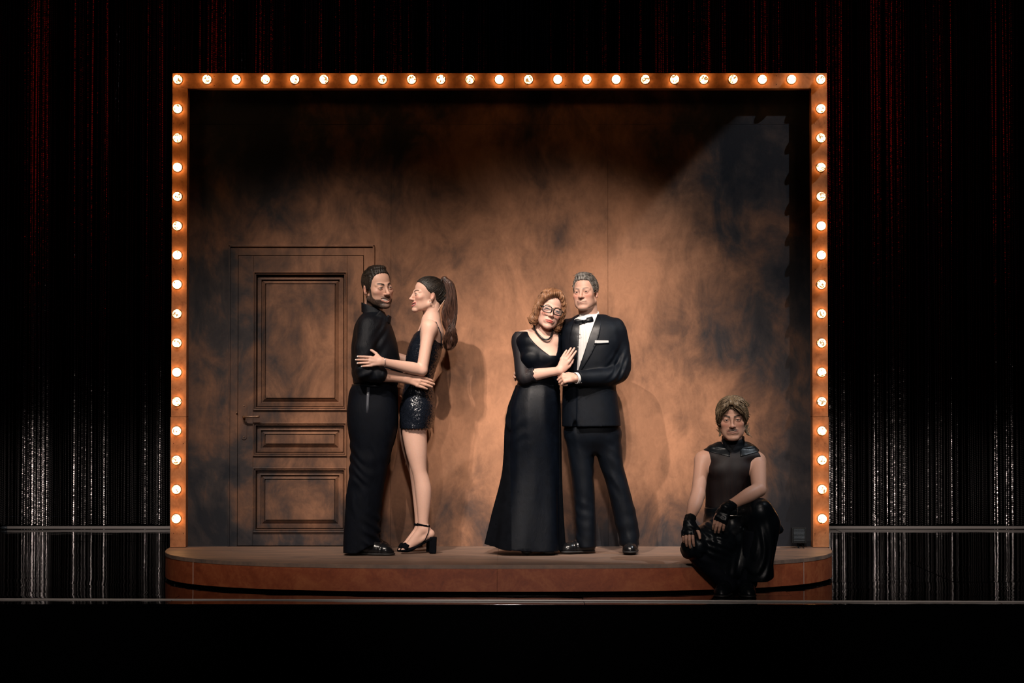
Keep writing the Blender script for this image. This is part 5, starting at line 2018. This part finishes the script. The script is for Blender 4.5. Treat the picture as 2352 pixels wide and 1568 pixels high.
    bo = link_mesh('sleeve_beads', bm_mesh('sleeve_beads', bm), M['silver'], sl, True)
    bo['kind'] = 'stuff'
    # open-toed shoes
    for px in (1207, 1257):
        w = Vol(v3(xx(px - 22), -.74, STAGE), v3(xx(px + 24), -.44, STAGE + .075), .0026)
        w.add(Tube([(T(px + 3, 1268.5, Yc - .150), .030, .006), (T(px + 3, 1268, Yc - .10), .036, .007), (T(px + 3, 1260, Yc - .03), .030, .007)], (1, 0, 0), 4))
        w.add(Tube([(T(px + 3, 1262, Yc - .115), .036, .018), (T(px + 3, 1256, Yc - .085), .036, .022)], (1, 0, 0), 3), .006)
        w.add(Con(T(px + 3, 1258, Yc + .0), T(px + 3, 1270, Yc + .005), .014, .010), .006)
        w.cut(lambda x, y, z: STAGE + .0005 - z + 0 * x + 0 * y, 0)
        sdf_object('shoe', [w], M['shoe'], root)
    return root


def empty_child(name, parent):
    o = bpy.data.objects.new(name, None)
    o.empty_display_size = .02
    COL.objects.link(o)
    o.parent = parent
    o.matrix_parent_inverse = Matrix.Translation(-Vector(parent.location))
    return o


def lens_mat():
    m, nt, b = new_mat('spectacle_lens')
    b.inputs['Base Color'].default_value = (0.9, 0.95, 1, 1)
    b.inputs['Roughness'].default_value = 0.03
    b.inputs['Alpha'].default_value = 0.06
    return m


M['lens'] = lens_mat()
person_older_woman()


# ------------------------------------------------------------------ older man in the dinner jacket
def person_older_man():
    Yc = -.50
    root = empty('person', (T(1370, 1000, Yc)[0], Yc, STAGE))
    tag(root, 'grey-haired man in a black dinner jacket with bow tie and white pocket square', 'person', 'people on stage')
    Mh = xf(T(1344.5, 672.5, -.52), -20, -2, -4, .96)
    hd = Head(Mh, skin=(.57, .345, .265), jaw=1.06, nose=1.12, smile=.6, eye=.75, brow=(.20, .145, .12), brow_w=1.0, age=1, lip=(.46, .20, .17), gaze=(.15, -1, -.05), blush=.6)
    ops = hd.ops()
    A = lambda p, k: ops.append(('add', p, k))
    zz = lambda py: T(0, py, Yc)[2]
    xx = lambda px: T(px, 800, Yc)[0]
    A(Con(tp(Mh, (0, .026, -.055)), T(1354, 752, -.49), .058, .060), .02)
    A(Loft([lrow(735, 1322, 1396, .07, Yc), lrow(760, 1298, 1425, .090, Yc), lrow(820, 1300, 1418, .105, Yc), lrow(900, 1302, 1408, .10, Yc), lrow(985, 1303, 1412, .10, Yc)], 2.2, 0, None, .03), .03)
    # his left arm (right in the picture) bent across the body
    sh, el, wr = T(1420, 757, -.50), T(1427, 848, -.55), T(1325, 868, -.715)
    A(chain([sh, el], [.045, .040], 0), .02)
    A(Tube([(el, .038, .040), (el * .5 + wr * .5, .033, .035), (wr, .022, .029), (wr + (wr - el) * .05, .021, .028)], (0, 0, 1)), .012)
    Hh = xfa(wr, T(1290, 868, -.725) - wr, (.10, -.88, .50), .98, True)
    ops += hand_ops(Hh, curls=[(55, 75, 40), (58, 78, 40), (60, 80, 40), (60, 80, 40)], spread=1.5, thumb=(18, 20))
    # his right arm goes round her back, the fingers show at her waist
    s2, e2, w2 = T(1296, 760, -.44), T(1262, 850, -.28), T(1205, 862, -.29)
    A(chain([s2, e2], [.045, .040], 0), .02)
    A(chain([e2, w2], [.036, .026], 0), .012)
    H2 = xfa(w2, T(1178, 858, -.40) - w2, (-.75, .35, .35), .98, False)
    ops += hand_ops(H2, curls=[(15, 20, 15)] * 4, spread=3, thumb=(30, 5))
    for a_, b_, c_ in (((1332, 960), (1340, 1100), (1346, 1250)), ((1393, 960), (1414, 1100), (1446, 1250))):
        A(chain([T(*a_, Yc), T(*b_, Yc), T(*c_, Yc)], [.075, .050, .036], .01), .03)
    bl = [(v3(xx(1285), -.68, zz(745)), v3(xx(1410), -.34, zz(618)), .0021),
          (v3(xx(1165), -.82, zz(905)), v3(xx(1465), -.20, zz(745)), .0028),
          (v3(xx(1280), -.64, STAGE), v3(xx(1480), -.34, zz(905)), .006)]
    body_object('body', ops, bl, hd, root, hd.skin)
    hd.extras(root)

    # grey hair brushed back
    def line(x, y, z):
        yy = np.array([-.12, -.080, -.066, -.050, -.038, -.024, -.004, .028, .05, .08, .13])
        hh = np.array([.088, .086, .074, .050, .020, -.012, -.004, .024, -.026, -.050, -.058])
        return np.interp(y, yy, hh) - z + .016 * np.exp(-((np.abs(x) - .040) / .014) ** 2) * (y < -.04)
    cap = hair_cap('hair', hd, root, M['hair_grey'], (.005, .008, .016), line, extra=[(Ell((-.005, -.035, .108), (.042, .036, .016), pitch=-10), .02)],
                   groove=lambda x, y, z: .0016 * np.sin(x * 300 + np.sin(y * 70) * 2 + z * 60))
    fuzz('hair_strands', cap, hd, 1300, lambda q: np.stack([q[:, 0] * 5 + .25, np.full(len(q), .8), .25 - q[:, 2] * 3 + 0 * q[:, 0]], 1), .030, .045, .0011, M['hair_grey'], cap, 3, 6, None, .12, .25)

    # dress shirt
    v = Vol(v3(xx(1300), -.72, zz(880)), v3(xx(1400), -.38, zz(705)), .0030)
    v.add(Loft([lrow(722, 1330, 1378, .075, -.495), lrow(735, 1318, 1390, .095, Yc), lrow(760, 1306, 1404, .128, Yc), lrow(820, 1302, 1404, .142, Yc), lrow(880, 1302, 1402, .135, Yc)], 2.2, 0, None, .01))
    cc = T(1351, 733, -.505)
    v.add(Fun(cc - .10, cc + .10, lambda x, y, z: np.maximum(np.abs(np.sqrt((x - cc[0]) ** 2 + (y - cc[1]) ** 2) - .063) - .004, np.abs(z - cc[2] - .004 - (x - cc[0]) * .25 - (y - cc[1]) * .25) - .026)), .008)
    for s_ in (-1, 1):        # wing collar points
        q = T(1341 + s_ * 14, 734, -.575)
        v.add(Slab(q, (.020, .005, .014), .004, s_ * 25, 0, s_ * 28), .005)
    v.push(lambda x, y, z: .0022 * np.sin(x * 420) * (y < -.56) * sstep(zz(750), zz(765), z + 0 * x))
    so = sdf_object('dress_shirt', [v], M['white_shirt'], root)
    for i, (px, py) in enumerate(((1332, 768), (1327, 797), (1323, 822))):
        q = T(px, py, -.6475 + i * .001)
        link_mesh('shirt_stud', tube_mesh('shirt_stud', [q, q + v3(0, -.004, 0)], [.0045, .003], 10), M['silver'], so)

    # dinner jacket
    v = Vol(v3(xx(1262), -.80, zz(990)), v3(xx(1462), -.20, zz(715)), .0036)
    body = Loft([lrow(722, 1326, 1392, .060, -.49), lrow(734, 1308, 1414, .095, -.49), lrow(748, 1292, 1430, .118, -.495), lrow(775, 1288, 1434, .140, -.50), lrow(820, 1290, 1424, .158, -.50), lrow(870, 1292, 1414, .155, -.50),
                 lrow(910, 1291, 1417, .155, -.50), lrow(950, 1290, 1422, .160, -.50), lrow(981, 1290, 1425, .162, -.50)], 2.5, 0, lambda a, z: .012 * np.sin(a * 4 + z * 5), .008)
    v.add(body)
    # the front opens in a V over the shirt and is cut away in a curve at the hem
    def vee(x, y, z):
        t = np.clip((zz(728) - z) / (zz(728) - zz(858)), 0, 1)
        xl = xx(1330) + (xx(1323) - xx(1330)) * t
        xr = xx(1376) + (xx(1324) - xx(1376)) * t ** .92
        ins = np.maximum(np.maximum(xl - x, x - xr), zz(858) - z)
        return np.maximum(ins, y + .515 + 0 * x)
    v.sub(Fun(v3(xx(1300), -.80, zz(862)), v3(xx(1400), -.50, zz(705)), vee), .003)
    v.sub(Ell(T(1321, 985, -.665), (.020, .055, .055)), .012)
    # front edge of the overlapping side
    v.push(lambda x, y, z: .006 * sstep(xx(1323) - .004 - np.clip(zz(930) - z, 0, .2) * .02, xx(1323) + .004 - np.clip(zz(930) - z, 0, .2) * .02, x) * (y < -.56) * sstep(zz(855), zz(862), z + 0 * x))
    v.cut(lambda x, y, z: zz(979) + (x - xx(1290)) * .012 - z + 0 * y, 0)
    # sleeves
    wv = (wr - el) / np.linalg.norm(wr - el)
    slv = v.like()
    slv.add(Tube([(T(1412, 752, -.50), .062, .064), (T(1421, 790, -.51), .063, .066), (T(1425, 845, -.55), .062, .064), (T(1408, 862, -.60), .058, .060), (T(1370, 868, -.665), .053, .055), (wr + wv * -.006, .047, .050), (wr + wv * .03, .046, .050)], (0, 0, 1), 4))
    slv.cut(lambda x, y, z: (x - wr[0]) * wv[0] + (y - wr[1]) * wv[1] + (z - wr[2]) * wv[2] + .004, .003)
    v.d = smin(v.d, slv.d, .016)
    v.add(chain([T(1300, 754, -.46), T(1266, 842, -.28), T(1220, 862, -.27)], [.060, .056, .046], .02), .025)
    e3 = T(1425, 848, -.60)
    v.push(lambda x, y, z: wrinkle(x, y, z, (.75, .2, -.65), 24, .0100, 13, .3) * np.exp(-((x - e3[0] + .02) / .09) ** 2 - ((z - e3[2]) / .10) ** 2) * (y < -.48))
    v.push(lambda x, y, z: wrinkle(x, y, z, (.95, .2, .25), 13, .0050, 17) * sstep(xx(1395), xx(1415), x) * sstep(zz(740), zz(760), z + 0 * x))
    v.push(lambda x, y, z: wrinkle(x, y, z, (.35, .2, .9), 10, .0040, 21) * np.exp(-((z - zz(880)) / .07) ** 2))
    jk = sdf_object('dinner_jacket', [v], M['suit'], root)

    # satin shawl lapels follow the V
    def lapel(side):
        w = Vol(v3(xx(1280), -.74, zz(872)), v3(xx(1420), -.38, zz(708)), .0028)
        grow = Loft(np.array(body.rows) + np.array([0, 0, 0, .006, .006]), 2.5, 0, None, .008)
        w.add(grow)
        base = Loft(np.array(body.rows) - np.array([0, 0, 0, .004, .004]), 2.5, 0, None, .008)
        w.sub(base)
        def keep(x, y, z):
            t = np.clip((zz(718) - z) / (zz(718) - zz(860)), 0, 1)
            if side > 0:
                inner = xx(1373) + (xx(1323) - xx(1373)) * t ** .92
                outer = inner + .008 + .058 * np.sin(np.clip(t * 1.02, 0, 1) * math.pi) ** .8 * (1 - .25 * t)
                m = np.maximum(inner - x, x - outer)
            else:
                inner = xx(1331) + (xx(1323) - xx(1331)) * t
                outer = inner - .008 - .050 * np.sin(np.clip(t, 0, 1) * math.pi) ** .8
                m = np.maximum(x - inner, outer - x)
            return np.maximum(np.maximum(m, y + .50), np.maximum(z - zz(716), zz(860) - z))
        w.cut(keep, .003)
        sdf_object('lapel', [w], M['lapel'], jk)
    lapel(1); lapel(-1)
    # white pocket square and breast pocket
    box_me = bmesh.new()
    vs = [box_me.verts.new(p) for p in (T(1366, 788, -.656), T(1398, 787, -.640), T(1397.5, 781.5, -.640), T(1366.5, 781, -.656))]
    f = box_me.faces.new(vs)
    r = bmesh.ops.extrude_face_region(box_me, geom=[f]); bmesh.ops.translate(box_me, verts=[u for u in r['geom'] if isinstance(u, bmesh.types.BMVert)], vec=(0, .02, 0))
    link_mesh('pocket_square', bm_mesh('pocket_square', box_me), M['white_shirt'], jk)
    link_mesh('breast_pocket', tube_mesh('breast_pocket', [T(1365, 789.5, -.660), T(1382, 789, -.653), T(1399, 788, -.641)], [(.0015, .0045)] * 3, 8), M['suit'], jk)
    # shirt cuff at the wrist
    cu = Vol(wr - .07, wr + .07, .0026)
    cu.add(Tube([(wr - wv * .01, .036, .040), (wr + wv * .014, .035, .039)], (0, 0, 1), 2))
    cu.sub(Con(wr - wv * .06, wr + wv * .06, .029, .029))
    cu.cut(lambda x, y, z: np.abs((x - wr[0]) * wv[0] + (y - wr[1]) * wv[1] + (z - wr[2]) * wv[2] - .001) - .010, .002)
    sdf_object('shirt_cuff', [cu], M['white_shirt'], root)
    for k in range(3):
        q = wr - wv * (.018 + .013 * k) + v3(.0, -.040, -.034)
        link_mesh('sleeve_button', tube_mesh('sleeve_button', [q, q + v3(0, -.004, -.002)], .0055, 8), M['bead'], jk)
    # bow tie
    kn = T(1341.5, 738.5, -.604)
    bt = Vol(kn - v3(.09, .04, .05), kn + v3(.09, .04, .05), .0022)
    for s_ in (-1, 1):
        tilt = 22 if s_ > 0 else 10
        tip = kn + v3(s_ * .052, .006 if s_ > 0 else .012, .012 if s_ > 0 else -.004)
        mid = kn * .5 + tip * .5
        bt.add(Tube([(kn, .009, .007), (kn * .7 + tip * .3, .015, .008), (tip * .75 + kn * .25, .021, .009), (tip, .021, .006)], (0, 0, 1), 3), .004)
    bt.add(Ell(kn + v3(0, -.006, 0), (.011, .010, .011)), .003)
    bt.push(lambda x, y, z: .0016 * np.sin((z - kn[2]) * 330 * (1 + 0 * x)) * sstep(.05, .015, np.abs(x - kn[0])) + 0 * y)
    sdf_object('bow_tie', [bt], M['lapel'], root)
    # trousers
    v = Vol(v3(xx(1280), -.66, STAGE + .004), v3(xx(1482), -.32, zz(935)), .0040)
    v.add(Loft([lrow(940, 1302, 1412, .118, Yc), lrow(975, 1300, 1420, .128, Yc), lrow(1010, 1304, 1418, .118, Yc), lrow(1040, 1330, 1390, .07, Yc)], 2.3, 0, None, .02))
    for rows in ([(955, 1310, 1352, .08), (985, 1297, 1360, .098), (1020, 1301, 1362, .098), (1060, 1307, 1363.5, .092), (1110, 1315, 1364, .086), (1160, 1320, 1366, .082), (1205, 1323, 1369, .080), (1240, 1323, 1369, .082), (1256, 1326, 1369, .080)],
                 [(955, 1370, 1405, .08), (985, 1355, 1424, .098), (1020, 1363, 1427, .098), (1060, 1376, 1430, .090), (1100, 1389, 1440, .082), (1150, 1402, 1453, .078), (1195, 1412, 1463, .076), (1230, 1421, 1467, .078), (1251, 1423, 1467, .078)]):
        v.add(Loft([lrow(py, a_, b_, t, Yc) for py, a_, b_, t in rows], 2.1, 0, None, .01), .03)
    v.push(lambda x, y, z: wrinkle(x, y, z, (.5, .35, .9), 13, .0060, 31, .3) * (.35 + .65 * sstep(.55, .30, z + 0 * x)))
    v.push(lambda x, y, z: wrinkle(x, y, z, (.85, .2, .45), 9, .0060, 33) * sstep(1.02, .8, z + 0 * x))
    # pressed crease down the front of each leg
    sdf_object('trousers', [v], M['suit'], root)
    shoe('shoe', T(1364, 1266, -.46), T(1291, 1269, -.56), root)
    shoe('shoe', T(1448, 1262, -.40), T(1448, 1271.5, -.64), root)
    return root


person_older_man()


# ------------------------------------------------------------------ man in black leather sitting on the platform edge
def person_seated_man():
    Y0 = -.95
    root = empty('person', (T(1690, 1240, Y0)[0], Y0, STAGE))
    tag(root, 'man in a sheer sleeveless top, fingerless gloves and black leather sitting on the platform edge', 'person', 'people on stage')
    Mh = xf(T(1682, 962, -1.03), -7, 3, -2, 1.05)
    hd = Head(Mh, skin=(.45, .255, .185), jaw=1.06, nose=1.05, smile=.6, eye=.75, brow=(.022, .014, .010), brow_w=1.3, tache=1.0, beard_col=(.045, .028, .020), lip=(.40, .16, .14), lash=.9, gaze=(0, -1, .02), blush=.4)
    ops = hd.ops()
    A = lambda p, k: ops.append(('add', p, k))
    zz = lambda py: T(0, py, Y0)[2]
    xx = lambda px: T(px, 1100, Y0)[0]
    A(Con(tp(Mh, (0, .028, -.055)), T(1684, 1035, -.95), .056, .062), .02)
    A(Loft([lrow(1026, 1655, 1712, .06, Y0), lrow(1042, 1628, 1740, .085, Y0), lrow(1065, 1625, 1738, .105, Y0), lrow(1105, 1625, 1726, .110, Y0), lrow(1150, 1626, 1714, .098, Y0), lrow(1200, 1622, 1722, .11, Y0), lrow(1240, 1625, 1725, .11, Y0)], 2.2, 0, None, .03), .03)
    A(Ell(T(1655, 1080, -1.03), (.062, .035, .045)), .03)
    A(Ell(T(1703, 1080, -1.03), (.062, .035, .045)), .03)
    # right arm (left in the picture): hand on the knee
    s1, e1, w1 = T(1613, 1057, -.97), T(1603, 1136, -1.10), T(1583.5, 1196, -1.285)
    A(Con(T(1660, 1030, -.95), s1 + v3(.02, 0, .012), .040, .036), .04)
    A(Con(T(1706, 1030, -.95), T(1726, 1052, -.96), .040, .040), .04)
    A(Ell(s1 + v3(.014, 0, -.004), (.050, .050, .054)), .04)
    A(Tube([(s1, .047, .050), (s1 * .5 + e1 * .5, .042, .045), (e1, .041, .041)], (1, 0, 0), 5), .02)
    A(Tube([(e1, .041, .041), (e1 * .65 + w1 * .35, .042, .041), (e1 * .3 + w1 * .7, .032, .032), (w1, .025, .029), (w1 + (w1 - e1) * .06, .024, .028)], (1, 0, 0), 5), .012)
    H1 = xfa(w1, T(1577, 1247, -1.395) - w1, (-.25, -.80, .62), 1.0, False)
    c1 = [(22, 30, 22), (24, 32, 22), (26, 32, 22), (28, 34, 24)]
    ops += hand_ops(H1, curls=c1, spread=3, thumb=(38, 12))
    # left arm (right in the picture): forearm on the raised knee, hand hanging
    s2, e2, w2 = T(1740, 1060, -.97), T(1743, 1124, -1.19), T(1672, 1163, -1.33)
    A(Ell(s2 + v3(-.014, 0, -.004), (.052, .050, .054)), .04)
    A(Tube([(s2, .050, .050), (s2 * .5 + e2 * .5, .047, .046), (e2, .041, .041)], (1, 0, 0), 5), .02)
    A(Tube([(e2, .040, .041), (e2 * .7 + w2 * .3, .041, .043), (e2 * .3 + w2 * .7, .031, .033), (w2, .024, .029), (w2 + (w2 - e2) * .06, .023, .028)], (0, 1, 0), 5), .012)
    H2 = xfa(w2, T(1640, 1222, -1.375) - w2, (-.35, -.92, .15), 1.0, True)
    c2 = [(28, 24, 15), (26, 22, 15), (24, 20, 15), (24, 20, 15)]
    ops += hand_ops(H2, curls=c2, spread=2, thumb=(20, 10))
    # legs
    hipl, kneel, ankl = T(1660, 1215, -.95), T(1596, 1260, -1.25), T(1672, 1345, -1.21)
    hipr, kneer, ankr = T(1712, 1215, -.95), T(1742, 1172, -1.21), T(1716, 1338, -1.20)
    for a_, b_, c_ in ((hipl, kneel, ankl), (hipr, kneer, ankr)):
        A(chain([a_, b_, c_], [.040, .028, .024], .01), .02)
    bl = [(v3(xx(1625), -1.20, zz(1017)), v3(xx(1745), -.82, zz(896)), .0021),
          (v3(xx(1545), -1.48, zz(1262)), v3(xx(1790), -.78, zz(1017)), .0028)]
    body_object('body', ops, bl, hd, root, hd.skin)
    hd.extras(root)

    # fingerless gloves: the hand again, grown a little and cut off past the knuckles
    def glove(Hm, curls, wr_, dirw, spread, thumb):
        g_ops = hand_ops(Hm, curls=curls, spread=spread, thumb=thumb)
        v = Vol(wr_ - .16, wr_ + .16, .0028)
        apply_ops(v, g_ops)
        v.add(Con(wr_ - dirw * .030, wr_ + dirw * .02, .030, .027), .012)
        v.d -= .0035
        R, t, s = Hm
        x, y, z = v.ax[0][:, None, None] - t[0], v.ax[1][None, :, None] - t[1], v.ax[2][None, None, :] - t[2]
        X = (x * R[0, 0] + y * R[1, 0] + z * R[2, 0]) / s
        Y = (x * R[0, 1] + y * R[1, 1] + z * R[2, 1]) / s
        lim = np.where(Y > .040, .060, .103) - X
        v.d = np.maximum(v.d, (-lim).astype(np.float32))
        v.d = np.maximum(v.d, (-.034 - X).astype(np.float32))
        v.push(lambda x, y, z: wrinkle(x, y, z, (.5, .3, .8), 45, .0022, 61, .4))
        return sdf_object('fingerless_glove', [v], M['leather'], root)
    glove(H1, c1, w1, (w1 - e1) / np.linalg.norm(w1 - e1), 3, (38, 12))
    glove(H2, c2, w2, (w2 - e2) / np.linalg.norm(w2 - e2), 2, (20, 10))

    # hair
    def line(x, y, z):
        yy = np.array([-.12, -.085, -.060, -.045, -.03, -.01, .02, .05, .13])
        hh = np.array([.070, .066, .046, .016, -.018, -.030, .000, -.060, -.075])
        return np.interp(y, yy, hh) - z
    ex = [(Ell((.012, -.030, .104), (.056, .054, .018)), .02), (Ell((-.070, -.005, .020), (.016, .045, .052)), .02), (Ell((.070, -.008, .026), (.014, .042, .044)), .02), (Ell((0, .075, -.055), (.058, .035, .050)), .03),
          (chain([(-.006, -.088, .100), (-.034, -.096, .080), (-.058, -.080, .052), (-.070, -.056, .016)], [.010, .013, .013, .010], .01), .012),
          (chain([(-.004, -.090, .102), (.026, -.102, .086), (.052, -.088, .062), (.068, -.060, .030)], [.012, .016, .015, .011], .01), .012),
          (chain([(.066, .03, -.045), (.080, .025, -.085), (.104, .012, -.104)], [.012, .007, .002], .005), .01), (chain([(-.062, .02, -.04), (-.070, .012, -.085), (-.082, .0, -.098)], [.012, .005, .002], .005), .01)]
    cap = hair_cap('hair', hd, root, M['hair_ash'], (.009, .010, .016), line, extra=ex, groove=lambda x, y, z: .0020 * np.sin(np.arctan2(y + .02, x + .004) * 30 + z * 70 + np.sin(z * 50) * 1.3))
    comb = lambda q: np.stack([np.sign(q[:, 0] + .005) * .8, .25 + q[:, 1] * 4, -.55 + 0 * q[:, 2]], 1)
    fuzz('hair_strands', cap, hd, 1300, comb, .050, .04, .0017, M['hair_ash'], cap, 9, 7, lambda q: q[:, 2] > -.075, .12, .16)

    # sheer top over the chest, leather yoke and stand collar
    tor = [lrow(1030, 1640, 1724, .075, Y0), lrow(1042, 1622, 1746, .100, Y0), lrow(1062, 1621, 1735, .120, Y0), lrow(1100, 1621, 1729, .130, Y0), lrow(1150, 1621, 1719, .118, Y0), lrow(1178, 1621, 1716, .118, Y0)]
    def arm_cut(v):
        for s_, sg in ((s1, -1), (s2, 1)):
            v.sub(Con(s_ + v3(sg * .045, 0, .05), s_ + v3(sg * .030, 0, -.055), .058, .046), .006)
    v = Vol(v3(xx(1605), -1.12, zz(1182)), v3(xx(1765), -.80, zz(1015)), .0032)
    v.add(Loft(tor, 2.2, 0, lambda a, z: .012 * np.sin(a * 9 + z * 8), .01))
    v.add(Con(T(1660, 1030, -.95), T(1624, 1050, -.96), .048, .046), .04)
    v.add(Con(T(1706, 1030, -.95), T(1738, 1052, -.96), .048, .048), .04)
    v.add(Ell(T(1655, 1080, -1.03), (.066, .042, .048)), .03)
    v.add(Ell(T(1703, 1080, -1.03), (.066, .042, .048)), .03)
    arm_cut(v)
    v.push(lambda x, y, z: wrinkle(x, y, z, (1, .2, .25), 16, .0045, 71, .4))
    yk = v.like(); yk.d = v.d - .004
    v.cut(lambda x, y, z: z - zz(1030) + 0 * x + 0 * y, 0)
    sdf_object('sheer_top', [v], M['sheer_red'], root)
    mid = xx(1684)
    yk.cut(lambda x, y, z: np.maximum(zz(1041) - z + .25 * (np.abs(x - mid) - .10), .030 - np.abs(x - mid)) + 0 * y, .004)
    for sg in (-1, 1):
        one = yk.like(); one.d = yk.d.copy()
        one.cut(lambda x, y, z: -sg * (x - mid) + 0 * y + 0 * z)
        sdf_object('leather_yoke', [one], M['leather'], root)
    cc = T(1684, 1020, -.965)
    co = Vol(cc - .13, cc + .13, .0030)
    co.add(Fun(cc - .12, cc + .12, lambda x, y, z: np.maximum(np.abs(np.sqrt((x - cc[0]) ** 2 + (y - cc[1]) ** 2) - (.066 - (z - cc[2]) * .12)) - .005, np.abs(z - cc[2] - .002 - (y - cc[1]) * .25) - .042)))
    co.push(lambda x, y, z: wrinkle(x, y, z, (.1, .1, 1), 30, .0030, 73, .3))
    sdf_object('stand_collar', [co], M['shirt_black'], root)

    # leather skirt and coat over the legs
    v = Vol(v3(xx(1545), -1.52, .03), v3(xx(1815), -.80, zz(1112)), .0045)
    v.add(Loft([lrow(1160, 1621, 1717, .122, Y0), lrow(1190, 1618, 1724, .128, Y0), lrow(1230, 1612, 1735, .135, Y0), lrow(1262, 1615, 1740, .13, Y0)], 2.2, 0, None, .02))
    v.add(Tube([(T(1665, 1215, -.98), .085, .080), (T(1625, 1232, -1.16), .078, .078), (T(1590, 1258, -1.265), .064, .066)], (0, 0, 1), 5), .05)
    v.add(Tube([(T(1712, 1205, -.98), .090, .080), (T(1730, 1182, -1.14), .080, .074), (T(1745, 1174, -1.24), .068, .066)], (0, 0, 1), 5), .05)
    # the coat falls from the raised knee
    v.add(Tube([(T(1748, 1168, -1.19), .060, .090), (T(1755, 1200, -1.20), .085, .098), (T(1750, 1250, -1.20), .080, .100), (T(1742, 1290, -1.20), .085, .100), (T(1742, 1318, -1.20), .090, .100)], (1, 0, 0), 6), .03)
    v.add(Grp([Con(T(1756, 1166, -1.12), T(1791, 1214, -1.12), .034, .013), Con(T(1760, 1200, -1.13), T(1791, 1216, -1.12), .055, .013), Con(T(1760, 1236, -1.13), T(1789, 1218, -1.12), .034, .012)], .03), .03)
    v.add(Tube([(T(1645, 1245, -1.22), .12, .085), (T(1640, 1275, -1.20), .135, .085), (T(1665, 1310, -1.18), .120, .080)], (1, 0, 0), 5), .04)
    v.add(Ell(T(1692, 1252, -1.10), (.095, .10, .10)), .04)
    v.add(Ell(T(1700, 1290, -1.14), (.085, .09, .09)), .04)
    v.push(lambda x, y, z: wrinkle(x, y, z, (.95, .3, -.15), 15, .011, 81, .35) * sstep(zz(1165), zz(1195), z + 0 * x))
    v.push(lambda x, y, z: wrinkle(x, y, z, (.4, .3, .9), 22, .006, 83, .4) * sstep(xx(1715), xx(1660), x))
    v.cut(lambda x, y, z: .075 + (np.clip(xx(1640) - x, -.3, .3)) * .62 * (x < xx(1640)) + np.clip(x - xx(1745), 0, .2) * .45 - z + 0 * y, .006)
    cs = sdf_object('leather_coat', [v], M['leather'], root)
    # belt and buckle
    bz = zz(1173)
    link_mesh('belt', tube_mesh('belt', [v3(xx(1669) + .128 * math.cos(a), Y0 + .140 * math.sin(a), bz) for a in np.linspace(0, 2 * math.pi, 48, False)], [(.004, .023)] * 48, 8, closed=True), M['leather'], cs)
    q = T(1685, 1174, Y0 - .147)
    link_mesh('buckle', tube_mesh('buckle', [q + v3(x_, 0, z_) for x_, z_ in ((-.022, -.026), (.022, -.026), (.024, -.024), (.024, .024), (.022, .026), (-.022, .026), (-.024, .024), (-.024, -.024))], .0030, 8, closed=True), M['silver'], cs)
    # trousers below the coat and boots
    v = Vol(v3(xx(1560), -1.45, .02), v3(xx(1790), -1.02, .36), .0045)
    v.add(chain([kneel + v3(.01, .02, -.01), ankl + v3(0, 0, .01)], [.066, .055], 0))
    v.add(chain([kneer, ankr], [.066, .055], 0), .02)
    v.push(lambda x, y, z: wrinkle(x, y, z, (.5, .3, .9), 18, .006, 91, .4))
    sdf_object('trousers', [v], M['trouser_black'], root)
    for hx, tx in (((1710, -1.155), (1722, -1.40)), ((1668, -1.16), (1656, -1.39))):
        a_, b_ = T(hx[0], 1350, hx[1]), T(tx[0], 1350, tx[1])
        a_[2] = b_[2] = .001
        shoe('boot', a_, b_, root, ankle=.13, laces=False, mat=M['leather'])
    return root


M['sheer_red'] = sheer_mat('sheer_dark_red_top', (0.0050, 0.0018, 0.0024, 1), 0.93)
person_seated_man()
